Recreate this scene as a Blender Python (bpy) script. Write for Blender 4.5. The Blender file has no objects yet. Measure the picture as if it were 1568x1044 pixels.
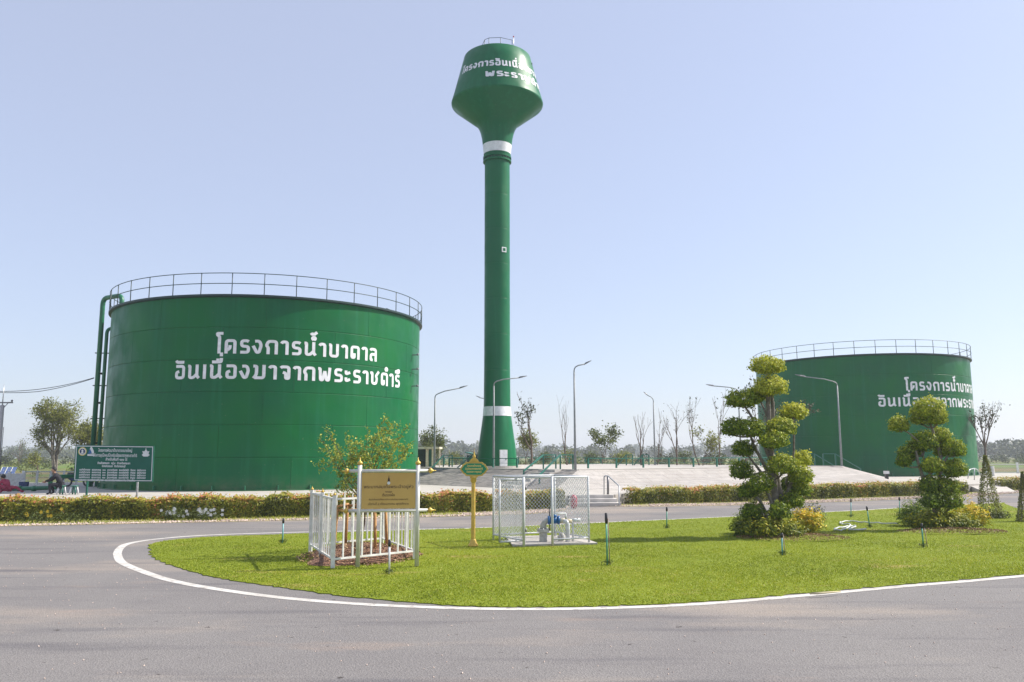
import bpy, math, random
import numpy as np
from mathutils import Vector, Matrix
PI = math.pi; R = math.radians
sc = bpy.context.scene
col = sc.collection

# ------------------------------------------------------------------ camera, sky, sun, exposure
EZ = 2.15
PITCH, ROLL, FPX = R(8.018), R(-0.11), 1243.0
cd = bpy.data.cameras.new('camera'); cam = bpy.data.objects.new('camera', cd); col.objects.link(cam)
cd.sensor_width = 36; cd.lens = FPX / 1568 * 36; cd.clip_start = .1; cd.clip_end = 6000
cam.matrix_world = Matrix.Translation((0, 0, EZ)) @ Matrix.Rotation(PI/2 + PITCH, 4, 'X') @ Matrix.Rotation(ROLL, 4, 'Z')
sc.camera = cam

SUN_AZ, SUN_EL = R(77), R(44)          # azimuth clockwise from +Y (the view direction), elevation
sv = Vector((math.sin(SUN_AZ)*math.cos(SUN_EL), math.cos(SUN_AZ)*math.cos(SUN_EL), math.sin(SUN_EL)))
w = bpy.data.worlds.new('World'); sc.world = w; w.use_nodes = True
nt = w.node_tree; bg = nt.nodes['Background']
sk = nt.nodes.new('ShaderNodeTexSky'); sk.sky_type = 'NISHITA'; sk.sun_disc = False
sk.sun_elevation = SUN_EL; sk.sun_rotation = SUN_AZ
sk.air_density = 1.0; sk.dust_density = 1.3; sk.ozone_density = 3.5; sk.altitude = 0
vm = nt.nodes.new('ShaderNodeMix'); vm.data_type = 'RGBA'; vm.inputs[0].default_value = .58      # veil of thin high haze over the whole sky
nt.links.new(sk.outputs[0], vm.inputs[6]); vm.inputs[7].default_value = (3.1, 3.22, 3.95, 1); nt.links.new(vm.outputs[2], bg.inputs[0]); bg.inputs[1].default_value = 0.138
sl = bpy.data.lights.new('sun', 'SUN'); sl.energy = 4.6; sl.angle = R(0.6); sl.color = (1, .94, .85)
so = bpy.data.objects.new('sun', sl); col.objects.link(so); so.rotation_euler = sv.to_track_quat('Z', 'Y').to_euler()
sc.view_settings.view_transform = 'Standard'; sc.view_settings.look = 'None'
sc.view_settings.gamma = 1; sc.view_settings.exposure = 0.65; sc.view_settings.use_curve_mapping = False
sc.cycles.volume_step_rate = 4; sc.cycles.max_bounces = 8; sc.cycles.volume_bounces = 1
sc.cycles.transparent_max_bounces = 16; sc.cycles.use_denoising = True

# ------------------------------------------------------------------ picture -> place
def ray(px, py):
    a = (px-784)/FPX; b = (py-522)/FPX; c, s = math.cos(-.0019), math.sin(-.0019)
    X = a*c + b*s; Y = -a*s + b*c; cp, sp = math.cos(PITCH), math.sin(PITCH)
    return (X, cp + Y*sp, sp - Y*cp)
def G(px, py, z=0.):                      # the point of height z seen at a pixel
    r = ray(px, py); t = (z-EZ)/r[2]; return Vector((r[0]*t, r[1]*t, z))
def at(px, py, Y):                        # the point at depth Y seen at a pixel
    r = ray(px, py); t = Y/r[1]; return Vector((r[0]*t, Y, EZ + r[2]*t))

# ------------------------------------------------------------------ materials
def mat(name, c, rough=.6, c2=None, sc1=4., metal=0., bump=0., bscale=30., detail=4., spec=.5, lo=.35, hi=.65, coat=0.):
    m = bpy.data.materials.new(name); m.use_nodes = True; t = m.node_tree; N = t.nodes; L = t.links
    b = N['Principled BSDF']; b.inputs['Roughness'].default_value = rough; b.inputs['Metallic'].default_value = metal
    b.inputs['Specular IOR Level'].default_value = spec; b.inputs['Coat Weight'].default_value = coat
    tc = N.new('ShaderNodeTexCoord')
    if c2 is None: c2 = tuple(x*.82 for x in c)
    n = N.new('ShaderNodeTexNoise'); n.inputs['Scale'].default_value = sc1; n.inputs['Detail'].default_value = detail
    L.new(tc.outputs['Object'], n.inputs['Vector'])
    r = N.new('ShaderNodeValToRGB'); r.color_ramp.elements[0].position = lo; r.color_ramp.elements[1].position = hi
    r.color_ramp.elements[0].color = (*c, 1); r.color_ramp.elements[1].color = (*c2, 1)
    L.new(n.outputs['Fac'], r.inputs[0]); L.new(r.outputs[0], b.inputs['Base Color'])
    if bump:
        n2 = N.new('ShaderNodeTexNoise'); n2.inputs['Scale'].default_value = bscale; n2.inputs['Detail'].default_value = 5
        L.new(tc.outputs['Object'], n2.inputs['Vector'])
        bp = N.new('ShaderNodeBump'); bp.inputs['Strength'].default_value = 1; bp.inputs['Distance'].default_value = bump
        L.new(n2.outputs['Fac'], bp.inputs['Height']); L.new(bp.outputs[0], b.inputs['Normal'])
    return m
def leafmat(name, stops, rough=.55, trans=.3, attr='v'):
    m = bpy.data.materials.new(name); m.use_nodes = True; t = m.node_tree; N = t.nodes; L = t.links
    b = N['Principled BSDF']; b.inputs['Roughness'].default_value = rough; b.inputs['Specular IOR Level'].default_value = .3
    a = N.new('ShaderNodeAttribute'); a.attribute_name = attr
    r = N.new('ShaderNodeValToRGB'); e = r.color_ramp.elements
    while len(e) < len(stops): e.new(.5)
    for i, (p, c) in enumerate(stops): e[i].position = p; e[i].color = (*c, 1)
    L.new(a.outputs['Fac'], r.inputs[0]); L.new(r.outputs[0], b.inputs['Base Color'])
    tr = N.new('ShaderNodeBsdfTranslucent'); L.new(r.outputs[0], tr.inputs[0])
    mx = N.new('ShaderNodeMixShader'); mx.inputs[0].default_value = trans
    L.new(b.outputs[0], mx.inputs[1]); L.new(tr.outputs[0], mx.inputs[2]); L.new(mx.outputs[0], N['Material Output'].inputs[0])
    return m

def mixrgb(N, L, fac, a, b, mode='MIX'):
    m = N.new('ShaderNodeMix'); m.data_type = 'RGBA'; m.blend_type = mode
    for sock, val in ((m.inputs[0], fac), (m.inputs[6], a), (m.inputs[7], b)):
        if hasattr(val, 'links') or isinstance(val, bpy.types.NodeSocket): L.new(val, sock)
        else: sock.default_value = val
    return m.outputs[2]
def noise(N, L, vec, scale, detail=4, rough=.5, lo=.4, hi=.6, stretch=None):
    if stretch:
        mp = N.new('ShaderNodeMapping'); mp.inputs['Scale'].default_value = stretch; L.new(vec, mp.inputs[0]); vec = mp.outputs[0]
    n = N.new('ShaderNodeTexNoise'); n.inputs['Scale'].default_value = scale; n.inputs['Detail'].default_value = detail
    n.inputs['Roughness'].default_value = rough; L.new(vec, n.inputs['Vector'])
    r = N.new('ShaderNodeMapRange'); r.inputs[1].default_value = lo; r.inputs[2].default_value = hi; L.new(n.outputs['Fac'], r.inputs[0])
    return r.outputs[0]

def tank_paint(name, base, alt):
    m = bpy.data.materials.new(name); m.use_nodes = True; t = m.node_tree; N = t.nodes; L = t.links
    b = N['Principled BSDF']; tc = N.new('ShaderNodeTexCoord').outputs['Object']
    geo = N.new('ShaderNodeNewGeometry').outputs['Position']
    c = mixrgb(N, L, noise(N, L, geo, .35, 3, lo=.35, hi=.7), (*base, 1), (*alt, 1))
    st = noise(N, L, geo, 1.0, 4, .6, .52, .75, (3.0, 3.0, .18))        # rain streaks of faded paint
    c = mixrgb(N, L, st, c, tuple(x*1.25+.004 for x in base)+(1,))
    sp = noise(N, L, geo, 9., 2, .6, .72, .78)
    c = mixrgb(N, L, sp, c, (.10, .16, .10, 1))
    sx_ = N.new('ShaderNodeSeparateXYZ'); L.new(geo, sx_.inputs[0])          # road dust splashed on the lowest plates
    dz = N.new('ShaderNodeMapRange'); dz.inputs[1].default_value = .45; dz.inputs[2].default_value = 1.25; dz.inputs[3].default_value = .55; dz.inputs[4].default_value = 0; L.new(sx_.outputs[2], dz.inputs[0])
    dn = N.new('ShaderNodeMath'); dn.operation = 'MULTIPLY'; L.new(dz.outputs[0], dn.inputs[0]); L.new(noise(N, L, geo, 2.0, 5, .7, .35, .7), dn.inputs[1])
    c = mixrgb(N, L, dn.outputs[0], c, (.13, .14, .09, 1))
    ru = noise(N, L, geo, 1.6, 5, .7, .70, .76, (2.2, 2.2, .25)); c = mixrgb(N, L, ru, c, (.045, .075, .03, 1))
    L.new(c, b.inputs['Base Color'])
    rr = N.new('ShaderNodeMapRange'); rr.inputs[3].default_value = .33; rr.inputs[4].default_value = .5
    L.new(noise(N, L, geo, .8, 3), rr.inputs[0]); L.new(rr.outputs[0], b.inputs['Roughness'])
    b.inputs['Specular IOR Level'].default_value = .20
    n2 = N.new('ShaderNodeTexNoise'); n2.inputs['Scale'].default_value = .55; n2.inputs['Detail'].default_value = 2; L.new(geo, n2.inputs['Vector'])
    bp = N.new('ShaderNodeBump'); bp.inputs['Distance'].default_value = .11; bp.inputs['Strength'].default_value = .7
    L.new(n2.outputs['Fac'], bp.inputs['Height']); L.new(bp.outputs[0], b.inputs['Normal'])
    return m
M = {}
M['tank'] = tank_paint('green_tank_paint', (.0015, .100, .036), (.0015, .128, .026))
M['tower'] = tank_paint('green_tower_paint', (.004, .118, .046), (.004, .130, .046))
M['white'] = mat('white_lettering_paint', (.78, .79, .80), .4)
M['whitemetal'] = mat('white_painted_steel', (.78, .78, .76), .45, (.62, .61, .57), 9.)
M['greenmetal'] = mat('green_painted_steel', (.012, .115, .080), .4, (.016, .14, .095), 3.)
M['pipegreen'] = mat('green_painted_pipe', (.010, .12, .055), .38, (.02, .17, .08), 2.)
M['galv'] = mat('galvanised_steel', (.52, .53, .54), .42, (.38, .39, .40), 14., metal=.55)
M['railgrey'] = mat('dark_green_rail_paint', (.010, .035, .030), .45)
M['lampgrey'] = mat('grey_lamp_post_paint', (.26, .28, .29), .5, (.20, .22, .22), 5.)
M['zinc'] = mat('dull_white_zinc', (.58, .60, .62), .5, (.46, .48, .50), 11.)
M['alu'] = mat('brushed_aluminium', (.66, .65, .60), .38, (.56, .55, .50), 6., metal=.1)
M['gold'] = mat('gold_paint', (.66, .46, .10), .36, (.52, .34, .06), 12., metal=.25)
M['brass'] = mat('brass_plate', (.62, .41, .115), .38, (.54, .34, .09), 1.5, metal=.15)
M['engrave'] = mat('dark_engraving', (.06, .035, .02), .6)
M['signgreen'] = mat('green_sign_face', (.010, .110, .070), .5, (.014, .125, .082), 2., spec=.3)
M['sigwhite'] = mat('white_sign_print', (.75, .77, .76), .5)
M['boardgreen'] = mat('bright_green_enamel', (.0, .26, .12), .3, (.01, .22, .10), 8.)
M['goldtext'] = mat('gold_lettering', (.75, .62, .2), .4)
M['bark'] = mat('grey_brown_bark', (.16, .12, .09), .9, (.09, .065, .05), 12., bump=.01, bscale=40)
M['barkgrey'] = mat('pale_grey_bark', (.24, .21, .18), .9, (.14, .12, .10), 10., bump=.01, bscale=40)
M['limewash'] = mat('white_limewash', (.68, .67, .63), .8)
M['soil'] = mat('red_brown_soil', (.23, .12, .075), .95, (.13, .065, .04), 9., bump=.04, bscale=22)
M['wood'] = mat('weathered_brown_timber', (.48, .26, .09), .75, (.34, .17, .06), 12.)
M['bluepvc'] = mat('blue_plastic_pipe', (.12, .38, .40), .4, (.22, .46, .5), 6.)
M['greenpvc'] = mat('green_plastic_pipe', (.06, .27, .18), .4, (.10, .36, .27), 6.)
M['black'] = mat('black_plastic', (.02, .02, .022), .4)
M['rod'] = mat('rusty_steel_rod', (.26, .15, .10), .7, (.36, .30, .26), 15.)
M['castiron'] = mat('grey_cast_iron', (.50, .49, .45), .6, (.36, .35, .32), 14., bump=.004, bscale=60)
M['bluepaint'] = mat('blue_enamel', (.02, .13, .36), .35, (.01, .10, .27), 9.)
M['cream'] = mat('cream_paint', (.72, .67, .55), .5, (.62, .52, .32), 7.)
M['pvcwhite'] = mat('white_plastic_pipe', (.66, .68, .70), .35, (.55, .56, .57), 8.)
M['dark'] = mat('dark_glass', (.03, .035, .04), .15)
M['red'] = mat('red_plastic', (.45, .04, .09), .4, (.36, .03, .06), 6.)
M['solar'] = mat('solar_cell', (.03, .07, .2), .2, (.02, .05, .16), 2.)
M['concrete'] = mat('weathered_concrete', (.45, .42, .375), .9, (.37, .345, .31), 1.2, bump=.004, bscale=25)
M['concstep'] = mat('stained_step_concrete', (.56, .53, .49), .9, (.42, .40, .37), 2.2, bump=.004, bscale=25)
M['skin'] = mat('skin', (.36, .20, .13), .5)
M['cloth_dark'] = mat('black_cloth', (.015, .016, .024), .9)
M['cloth_red'] = mat('dark_pink_cloth', (.30, .03, .07), .85)
M['cloth_blue'] = mat('navy_cloth', (.03, .05, .12), .9)
M['hair'] = mat('black_hair', (.01, .009, .008), .6)
M['cable'] = mat('black_cable', (.06, .065, .07), .6)
M['polecon'] = mat('concrete_pole', (.48, .46, .44), .8, (.36, .35, .34), 5.)
M['lamp'] = mat('grey_lamp_housing', (.20, .20, .21), .4, metal=.4)
M['stone'] = mat('pale_pink_gravel', (.62, .50, .42), .9, (.46, .36, .30), 3.)
M['hose'] = mat('white_hose', (.62, .64, .60), .5)
M['marigold'] = mat('orange_petals', (.75, .27, .02), .6, (.8, .42, .03), 8.)
M['whitepetal'] = mat('white_petals', (.82, .82, .80), .6)
M['yellowpetal'] = mat('yellow_petals', (.8, .58, .04), .6)

# big surfaces
def asphalt():
    m = bpy.data.materials.new('dusty_asphalt'); m.use_nodes = True; t = m.node_tree; N = t.nodes; L = t.links
    b = N['Principled BSDF']; b.inputs['Roughness'].default_value = .88; b.inputs['Specular IOR Level'].default_value = .25
    g = N.new('ShaderNodeNewGeometry').outputs['Position']
    c = mixrgb(N, L, noise(N, L, g, .35, 5, .6, .35, .65), (.172, .161, .157, 1), (.198, .186, .178, 1))
    c = mixrgb(N, L, noise(N, L, g, .16, 6, .62, .50, .72, (.6, 1.5, 1)), c, (.330, .275, .225, 1))       # tan dust
    c = mixrgb(N, L, noise(N, L, g, .5, 5, .6, .62, .80, (.5, 1.4, 1)), c, (.28, .215, .175, 1))      # pink dust
    c = mixrgb(N, L, noise(N, L, g, .8, 4, .5, .55, .75, (.3, 2.4, 1)), c, (.125, .118, .122, 1))    # wheel streaks
    # aggregate speckle
    v = N.new('ShaderNodeTexVoronoi'); v.inputs['Scale'].default_value = 55; L.new(g, v.inputs['Vector'])
    mr = N.new('ShaderNodeMapRange'); mr.inputs[3].default_value = .72; mr.inputs[4].default_value = 1.30
    sv_ = N.new('ShaderNodeSeparateColor'); L.new(v.outputs['Color'], sv_.inputs[0]); L.new(sv_.outputs[0], mr.inputs[0])
    cc = N.new('ShaderNodeCombineColor'); [L.new(mr.outputs[0], cc.inputs[i]) for i in range(3)]
    c = mixrgb(N, L, .42, c, cc.outputs[0], 'MULTIPLY')
    c = mixrgb(N, L, noise(N, L, g, 5., 3, .5, .70, .74), c, (.07, .062, .058, 1))
    L.new(c, b.inputs['Base Color'])
    bp = N.new('ShaderNodeBump'); bp.inputs['Distance'].default_value = .006; L.new(v.outputs['Distance'], bp.inputs['Height']); L.new(bp.outputs[0], b.inputs['Normal'])
    return m
def turf(name, cols, brown):
    m = bpy.data.materials.new(name); m.use_nodes = True; t = m.node_tree; N = t.nodes; L = t.links
    b = N['Principled BSDF']; b.inputs['Roughness'].default_value = .9; b.inputs['Specular IOR Level'].default_value = .15
    g = N.new('ShaderNodeNewGeometry').outputs['Position']
    c = mixrgb(N, L, noise(N, L, g, 1.1, 5, .6, .35, .65), (*cols[0], 1), (*cols[1], 1))
    c = mixrgb(N, L, noise(N, L, g, 28., 3, .6, .4, .65), c, (*cols[2], 1))
    c = mixrgb(N, L, noise(N, L, g, .55, 6, .65, .58, .72, (.6, 1.6, 1)), c, (*brown, 1))
    L.new(c, b.inputs['Base Color']); return m
def farland():
    m = bpy.data.materials.new('dry_field'); m.use_nodes = True; t = m.node_tree; N = t.nodes; L = t.links
    b = N['Principled BSDF']; b.inputs['Roughness'].default_value = .95; b.inputs['Specular IOR Level'].default_value = .1
    g = N.new('ShaderNodeNewGeometry').outputs['Position']
    c = mixrgb(N, L, noise(N, L, g, .03, 5, .6, .42, .6, (.4, 1.6, 1)), (.09, .13, .03, 1), (.24, .165, .09, 1))
    c = mixrgb(N, L, noise(N, L, g, .6, 5, .7, .45, .7), c, (.07, .10, .025, 1))
    c = mixrgb(N, L, noise(N, L, g, .015, 4, .6, .5, .62), c, (.11, .19, .03, 1))
    L.new(c, b.inputs['Base Color']); return m
def paving(kk=1., nm='slope_block_paving', ang=33., bw=1.1, bh=.5):
    m = bpy.data.materials.new(nm); m.use_nodes = True; t = m.node_tree; N = t.nodes; L = t.links
    b = N['Principled BSDF']; b.inputs['Roughness'].default_value = .9; b.inputs['Specular IOR Level'].default_value = .2
    g = N.new('ShaderNodeNewGeometry').outputs['Position']
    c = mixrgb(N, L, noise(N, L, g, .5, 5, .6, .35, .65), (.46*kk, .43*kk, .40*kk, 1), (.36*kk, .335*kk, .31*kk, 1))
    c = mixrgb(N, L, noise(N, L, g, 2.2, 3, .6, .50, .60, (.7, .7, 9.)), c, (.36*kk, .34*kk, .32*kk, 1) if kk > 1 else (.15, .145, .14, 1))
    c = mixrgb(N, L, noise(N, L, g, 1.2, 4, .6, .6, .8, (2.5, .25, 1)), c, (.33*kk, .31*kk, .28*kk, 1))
    mp = N.new('ShaderNodeMapping'); mp.inputs['Rotation'].default_value = (0, 0, -R(ang)); L.new(g, mp.inputs[0])
    bk = N.new('ShaderNodeTexBrick'); bk.inputs['Scale'].default_value = 1; bk.inputs['Brick Width'].default_value = bw; bk.inputs['Row Height'].default_value = bh
    bk.inputs['Mortar Size'].default_value = .025; bk.inputs['Color1'].default_value = (1, 1, 1, 1); bk.inputs['Color2'].default_value = (.86, .85, .84, 1); bk.inputs['Mortar'].default_value = (.66, .64, .62, 1)
    L.new(mp.outputs[0], bk.inputs['Vector']); c = mixrgb(N, L, .8, c, bk.outputs[0], 'MULTIPLY')
    L.new(c, b.inputs['Base Color'])
    n2 = N.new('ShaderNodeTexNoise'); n2.inputs['Scale'].default_value = 5; n2.inputs['Detail'].default_value = 4; L.new(g, n2.inputs['Vector'])
    bp = N.new('ShaderNodeBump'); bp.inputs['Distance'].default_value = .025; L.new(n2.outputs['Fac'], bp.inputs['Height']); L.new(bp.outputs[0], b.inputs['Normal'])
    return m
def whiteline():
    m = bpy.data.materials.new('worn_white_line'); m.use_nodes = True; t = m.node_tree; N = t.nodes; L = t.links
    b = N['Principled BSDF']; b.inputs['Roughness'].default_value = .7
    g = N.new('ShaderNodeNewGeometry').outputs['Position']
    c = mixrgb(N, L, noise(N, L, g, 1.5, 4, .6, .4, .7), (.58, .56, .52, 1), (.44, .41, .37, 1))
    c = mixrgb(N, L, noise(N, L, g, 6., 6, .8, .53, .62), c, (.30, .27, .24, 1))
    L.new(c, b.inputs['Base Color']); return m
M['asphalt'] = asphalt(); M['turf'] = turf('lawn_ground', ((.17, .21, .015), (.21, .25, .02), (.12, .16, .012)), (.30, .22, .08))
M['field'] = farland(); M['paving'] = paving(1.02); M['paving_shaded'] = paving(.60, 'shade_tinted_block_paving', 134., .9, .42); M['line'] = whiteline()  # left slope: own block pattern, darkened so its colour carries the shade
M['leaf_top'] = leafmat('topiary_leaf', [(0, (.04, .085, .010)), (.42, (.18, .26, .018)), (1, (.62, .60, .07))], trans=.35)
M['leaf_hedge'] = leafmat('hedge_leaf', [(0, (.05, .065, .010)), (.30, (.15, .17, .018)), (.62, (.33, .34, .035)), (.88, (.46, .27, .06)), (1, (.56, .20, .10))], trans=.25)
M['leaf_croton'] = leafmat('croton_leaf', [(0, (.06, .11, .012)), (.4, (.28, .30, .02)), (.72, (.72, .58, .03)), (1, (.78, .42, .02))], trans=.25)
M['leaf_dark'] = leafmat('dark_shrub_leaf', [(0, (.02, .042, .014)), (1, (.07, .11, .03))], trans=.2)
M['leaf_young'] = leafmat('young_yellow_green_leaf', [(0, (.12, .15, .02)), (.5, (.30, .36, .05)), (1, (.54, .50, .10))], trans=.3)
M['leaf_tree'] = leafmat('tree_leaf', [(0, (.04, .065, .015)), (1, (.16, .19, .04))], trans=.3)
M['leaf_light'] = leafmat('pale_tree_leaf', [(0, (.09, .11, .02)), (1, (.28, .29, .05))], trans=.35)
M['leaf_far'] = leafmat('far_tree_leaf', [(0, (.03, .042, .016)), (1, (.085, .10, .035))], trans=.1)
M['blade'] = leafmat('grass_blade', [(0, (.10, .14, .010)), (.5, (.28, .34, .020)), (.82, (.41, .43, .04)), (1, (.50, .40, .14))], trans=.35)
M['litter'] = leafmat('dry_leaf_litter', [(0, (.10, .05, .03)), (.6, (.30, .18, .09)), (1, (.50, .36, .20))], trans=.1)

# ------------------------------------------------------------------ mesh building
class MB:
    def __init__(s): s.v = []; s.f = []; s.s = []; s.m = []
    def add(s, vs, fs, smooth=False, mi=0):
        o = len(s.v); s.v += [tuple(p) for p in vs]; s.f += [tuple(i+o for i in f) for f in fs]
        s.s += [smooth]*len(fs); s.m += [mi]*len(fs); return s
    def box(s, a, b, mi=0, mtx=None):
        x0, y0, z0 = a; x1, y1, z1 = b
        vs = [(x0,y0,z0),(x1,y0,z0),(x1,y1,z0),(x0,y1,z0),(x0,y0,z1),(x1,y0,z1),(x1,y1,z1),(x0,y1,z1)]
        if mtx is not None: vs = [mtx @ Vector(p) for p in vs]
        return s.add(vs, [(3,2,1,0),(4,5,6,7),(0,1,5,4),(1,2,6,5),(2,3,7,6),(3,0,4,7)], False, mi)
    def tube(s, pts, rad, n=6, cap=True, mi=0, smooth=True):
        pts = [Vector(p) for p in pts]; k = len(pts)
        if not hasattr(rad, '__len__'): rad = [rad]*k
        up = Vector((0, 0, 1)); vs = []; prev = None
        for i, p in enumerate(pts):
            d = (pts[min(i+1, k-1)] - pts[max(i-1, 0)])
            d = d.normalized() if d.length > 1e-9 else Vector((0, 0, 1))
            if prev is None: prev = d.orthogonal().normalized() if abs(d.z) > .9 else d.cross(up).normalized()
            a = (prev - d*prev.dot(d)); a = a.normalized() if a.length > 1e-6 else d.orthogonal().normalized(); prev = a; b = d.cross(a)
            for j in range(n):
                t = 2*PI*j/n; vs.append(p + (a*math.cos(t) + b*math.sin(t))*rad[i])
        fs = [(i*n+j, i*n+(j+1) % n, (i+1)*n+(j+1) % n, (i+1)*n+j) for i in range(k-1) for j in range(n)]
        s.add(vs, fs, smooth, mi)
        if cap:
            o = len(s.v) - len(vs)
            s.f.append(tuple(o+j for j in range(n))[::-1]); s.f.append(tuple(o+(k-1)*n+j for j in range(n))); s.s += [False]*2; s.m += [mi]*2
        return s
    def bar(s, a, b, w, h=None, mi=0):
        a = Vector(a); b = Vector(b); h = h or w; d = (b-a).normalized()
        x = d.orthogonal().normalized() if abs(d.z) > .95 else d.cross(Vector((0, 0, 1))).normalized()
        if abs(d.z) > .95: x = Vector((1, 0, 0))
        y = d.cross(x).normalized(); vs = []
        for p in (a, b): vs += [p-x*w/2-y*h/2, p+x*w/2-y*h/2, p+x*w/2+y*h/2, p-x*w/2+y*h/2]
        return s.add(vs, [(3,2,1,0),(4,5,6,7),(0,1,5,4),(1,2,6,5),(2,3,7,6),(3,0,4,7)], False, mi)
    def lathe(s, prof, n=32, c=(0, 0), smooth=True, mi=0, a0=0, a1=2*PI):
        full = abs(a1-a0-2*PI) < 1e-6; m = n if full else n+1; vs = []
        for r, z in prof:
            for j in range(m):
                t = a0+(a1-a0)*j/n; vs.append((c[0]+r*math.cos(t), c[1]+r*math.sin(t), z))
        fs = []
        for i in range(len(prof)-1):
            for j in range(n):
                k = (j+1) % m if full else j+1
                fs.append((i*m+j, i*m+k, (i+1)*m+k, (i+1)*m+j))
        return s.add(vs, fs, smooth, mi)
    def disc(s, c, r, z, n=24, mi=0):
        return s.add([(c[0]+r*math.cos(2*PI*j/n), c[1]+r*math.sin(2*PI*j/n), z) for j in range(n)], [tuple(range(n))], False, mi)
    def sphere(s, c, r, n=10, mi=0, sq=1.):
        c = Vector(c); prof = [(max(r*math.sin(PI*i/(n//2+1)), 1e-4), -r*sq*math.cos(PI*i/(n//2+1))) for i in range(n//2+2)]
        return s.lathe([(a, b+c.z) for a, b in prof], n, (c.x, c.y), True, mi)
    def prism(s, poly, z0, z1, mi=0):           # horizontal polygon
        n = len(poly); vs = [(p[0], p[1], z0) for p in poly]+[(p[0], p[1], z1) for p in poly]
        return s.add(vs, [tuple(range(n))[::-1], tuple(range(n, 2*n))]+[(i, (i+1) % n, n+(i+1) % n, n+i) for i in range(n)], False, mi)
    def plate(s, poly, o, ux, uy, un, t, mi=0):   # 2D polygon extruded by t along un
        o, ux, uy, un = map(Vector, (o, ux, uy, un)); n = len(poly)
        vs = [o+ux*p[0]+uy*p[1] for p in poly]; vs += [p+un*t for p in vs]
        return s.add(vs, [tuple(range(n))[::-1], tuple(range(n, 2*n))]+[(i, (i+1) % n, n+(i+1) % n, n+i) for i in range(n)], False, mi)
    def mesh(s, name, mats):
        me = bpy.data.meshes.new(name); me.from_pydata([tuple(p) for p in s.v], [], s.f); me.update()
        for m in (mats if isinstance(mats, (list, tuple)) else [mats]): me.materials.append(m)
        me.polygons.foreach_set('use_smooth', s.s); me.polygons.foreach_set('material_index', s.m); me.update()
        return me
    def obj(s, name, mats, parent=None, loc=None):
        return link(name, s.mesh(name, mats), parent, loc)
def link(name, me, parent=None, loc=None, rz=None):
    o = bpy.data.objects.new(name, me); col.objects.link(o)
    if parent is not None: o.parent = parent
    if loc is not None: o.location = loc
    if rz is not None: o.rotation_euler.z = rz
    return o
def tag(o, label=None, cat=None, group=None, kind=None):
    if label: o['label'] = label
    if cat: o['category'] = cat
    if group: o['group'] = group
    if kind: o['kind'] = kind
    return o
def thing(name, label, cat, loc=(0, 0, 0), group=None, rz=0):
    o = bpy.data.objects.new(name, None); col.objects.link(o); o.location = loc; o.rotation_euler.z = rz
    o.empty_display_size = .3
    return tag(o, label, cat, group)
def L_(root, p):                           # world -> thing's own space (unrotated things)
    return Vector(p) - Vector(root.location)
def children(o): return [c for c in bpy.data.objects if c.parent is o]
def copy_tree(o, parent=None):
    c = o.copy(); col.objects.link(c); c.parent = parent
    for ch in KIDS.get(o.name, []) if o.name in KIDS else children(o): copy_tree(ch, c)
    return c
KIDS = {}

rng = np.random.default_rng(7)
def leaves(name, P, Nn, size, v, m, parent=None, aspect=.5, loc=None, droop=0.):
    """one mesh of diamond leaves; P (n,3) points, Nn (n,3) facing, size (n,), v (n,) tone"""
    n = len(P); P = np.asarray(P, float); Nn = np.asarray(Nn, float)
    Nn = Nn/np.maximum(np.linalg.norm(Nn, axis=1, keepdims=True), 1e-6)
    q = rng.normal(size=(n, 3)); q[:, 2] -= droop; T = np.cross(Nn, q); T /= np.maximum(np.linalg.norm(T, axis=1, keepdims=True), 1e-6)
    B = np.cross(Nn, T); s = np.asarray(size).reshape(-1, 1)*np.ones((n, 1))
    V = np.empty((n, 4, 3)); V[:, 0] = P-T*s; V[:, 1] = P+B*s*aspect+Nn*s*.15; V[:, 2] = P+T*s; V[:, 3] = P-B*s*aspect+Nn*s*.15
    me = bpy.data.meshes.new(name); me.vertices.add(4*n); me.vertices.foreach_set('co', V.ravel())
    me.loops.add(4*n); me.loops.foreach_set('vertex_index', np.arange(4*n, dtype=np.int32))
    me.polygons.add(n); me.polygons.foreach_set('loop_start', np.arange(0, 4*n, 4, dtype=np.int32))
    me.update(calc_edges=True)
    a = me.attributes.new('v', 'FLOAT', 'POINT'); a.data.foreach_set('value', np.repeat(np.clip(v, 0, 1), 4).astype(np.float32))
    me.materials.append(m); return link(name, me, parent, loc)
def ell(c, r, n, shell=.55, flat=0.):
    """points in an uneven ellipsoid, mostly near its skin; returns P, N"""
    d = rng.normal(size=(n, 3)); d /= np.linalg.norm(d, axis=1, keepdims=True)
    d[:, 2] = np.where(d[:, 2] < -flat, -np.abs(d[:, 2])*.6, d[:, 2])
    k = shell+(1-shell)*rng.random(n)**.5
    lump = 1+.15*np.sin(d[:, 0]*7+c[0]*9)*np.cos(d[:, 1]*6+c[2]*7)+.11*np.sin(d[:, 2]*9+d[:, 0]*5+c[0]*4)
    P = np.array(c)+d*k[:, None]*lump[:, None]*np.array(r)+rng.normal(size=(n, 3))*.026
    N = d/np.array(r)*min(r)+rng.normal(size=(n, 3))*.45
    return P, N

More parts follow.
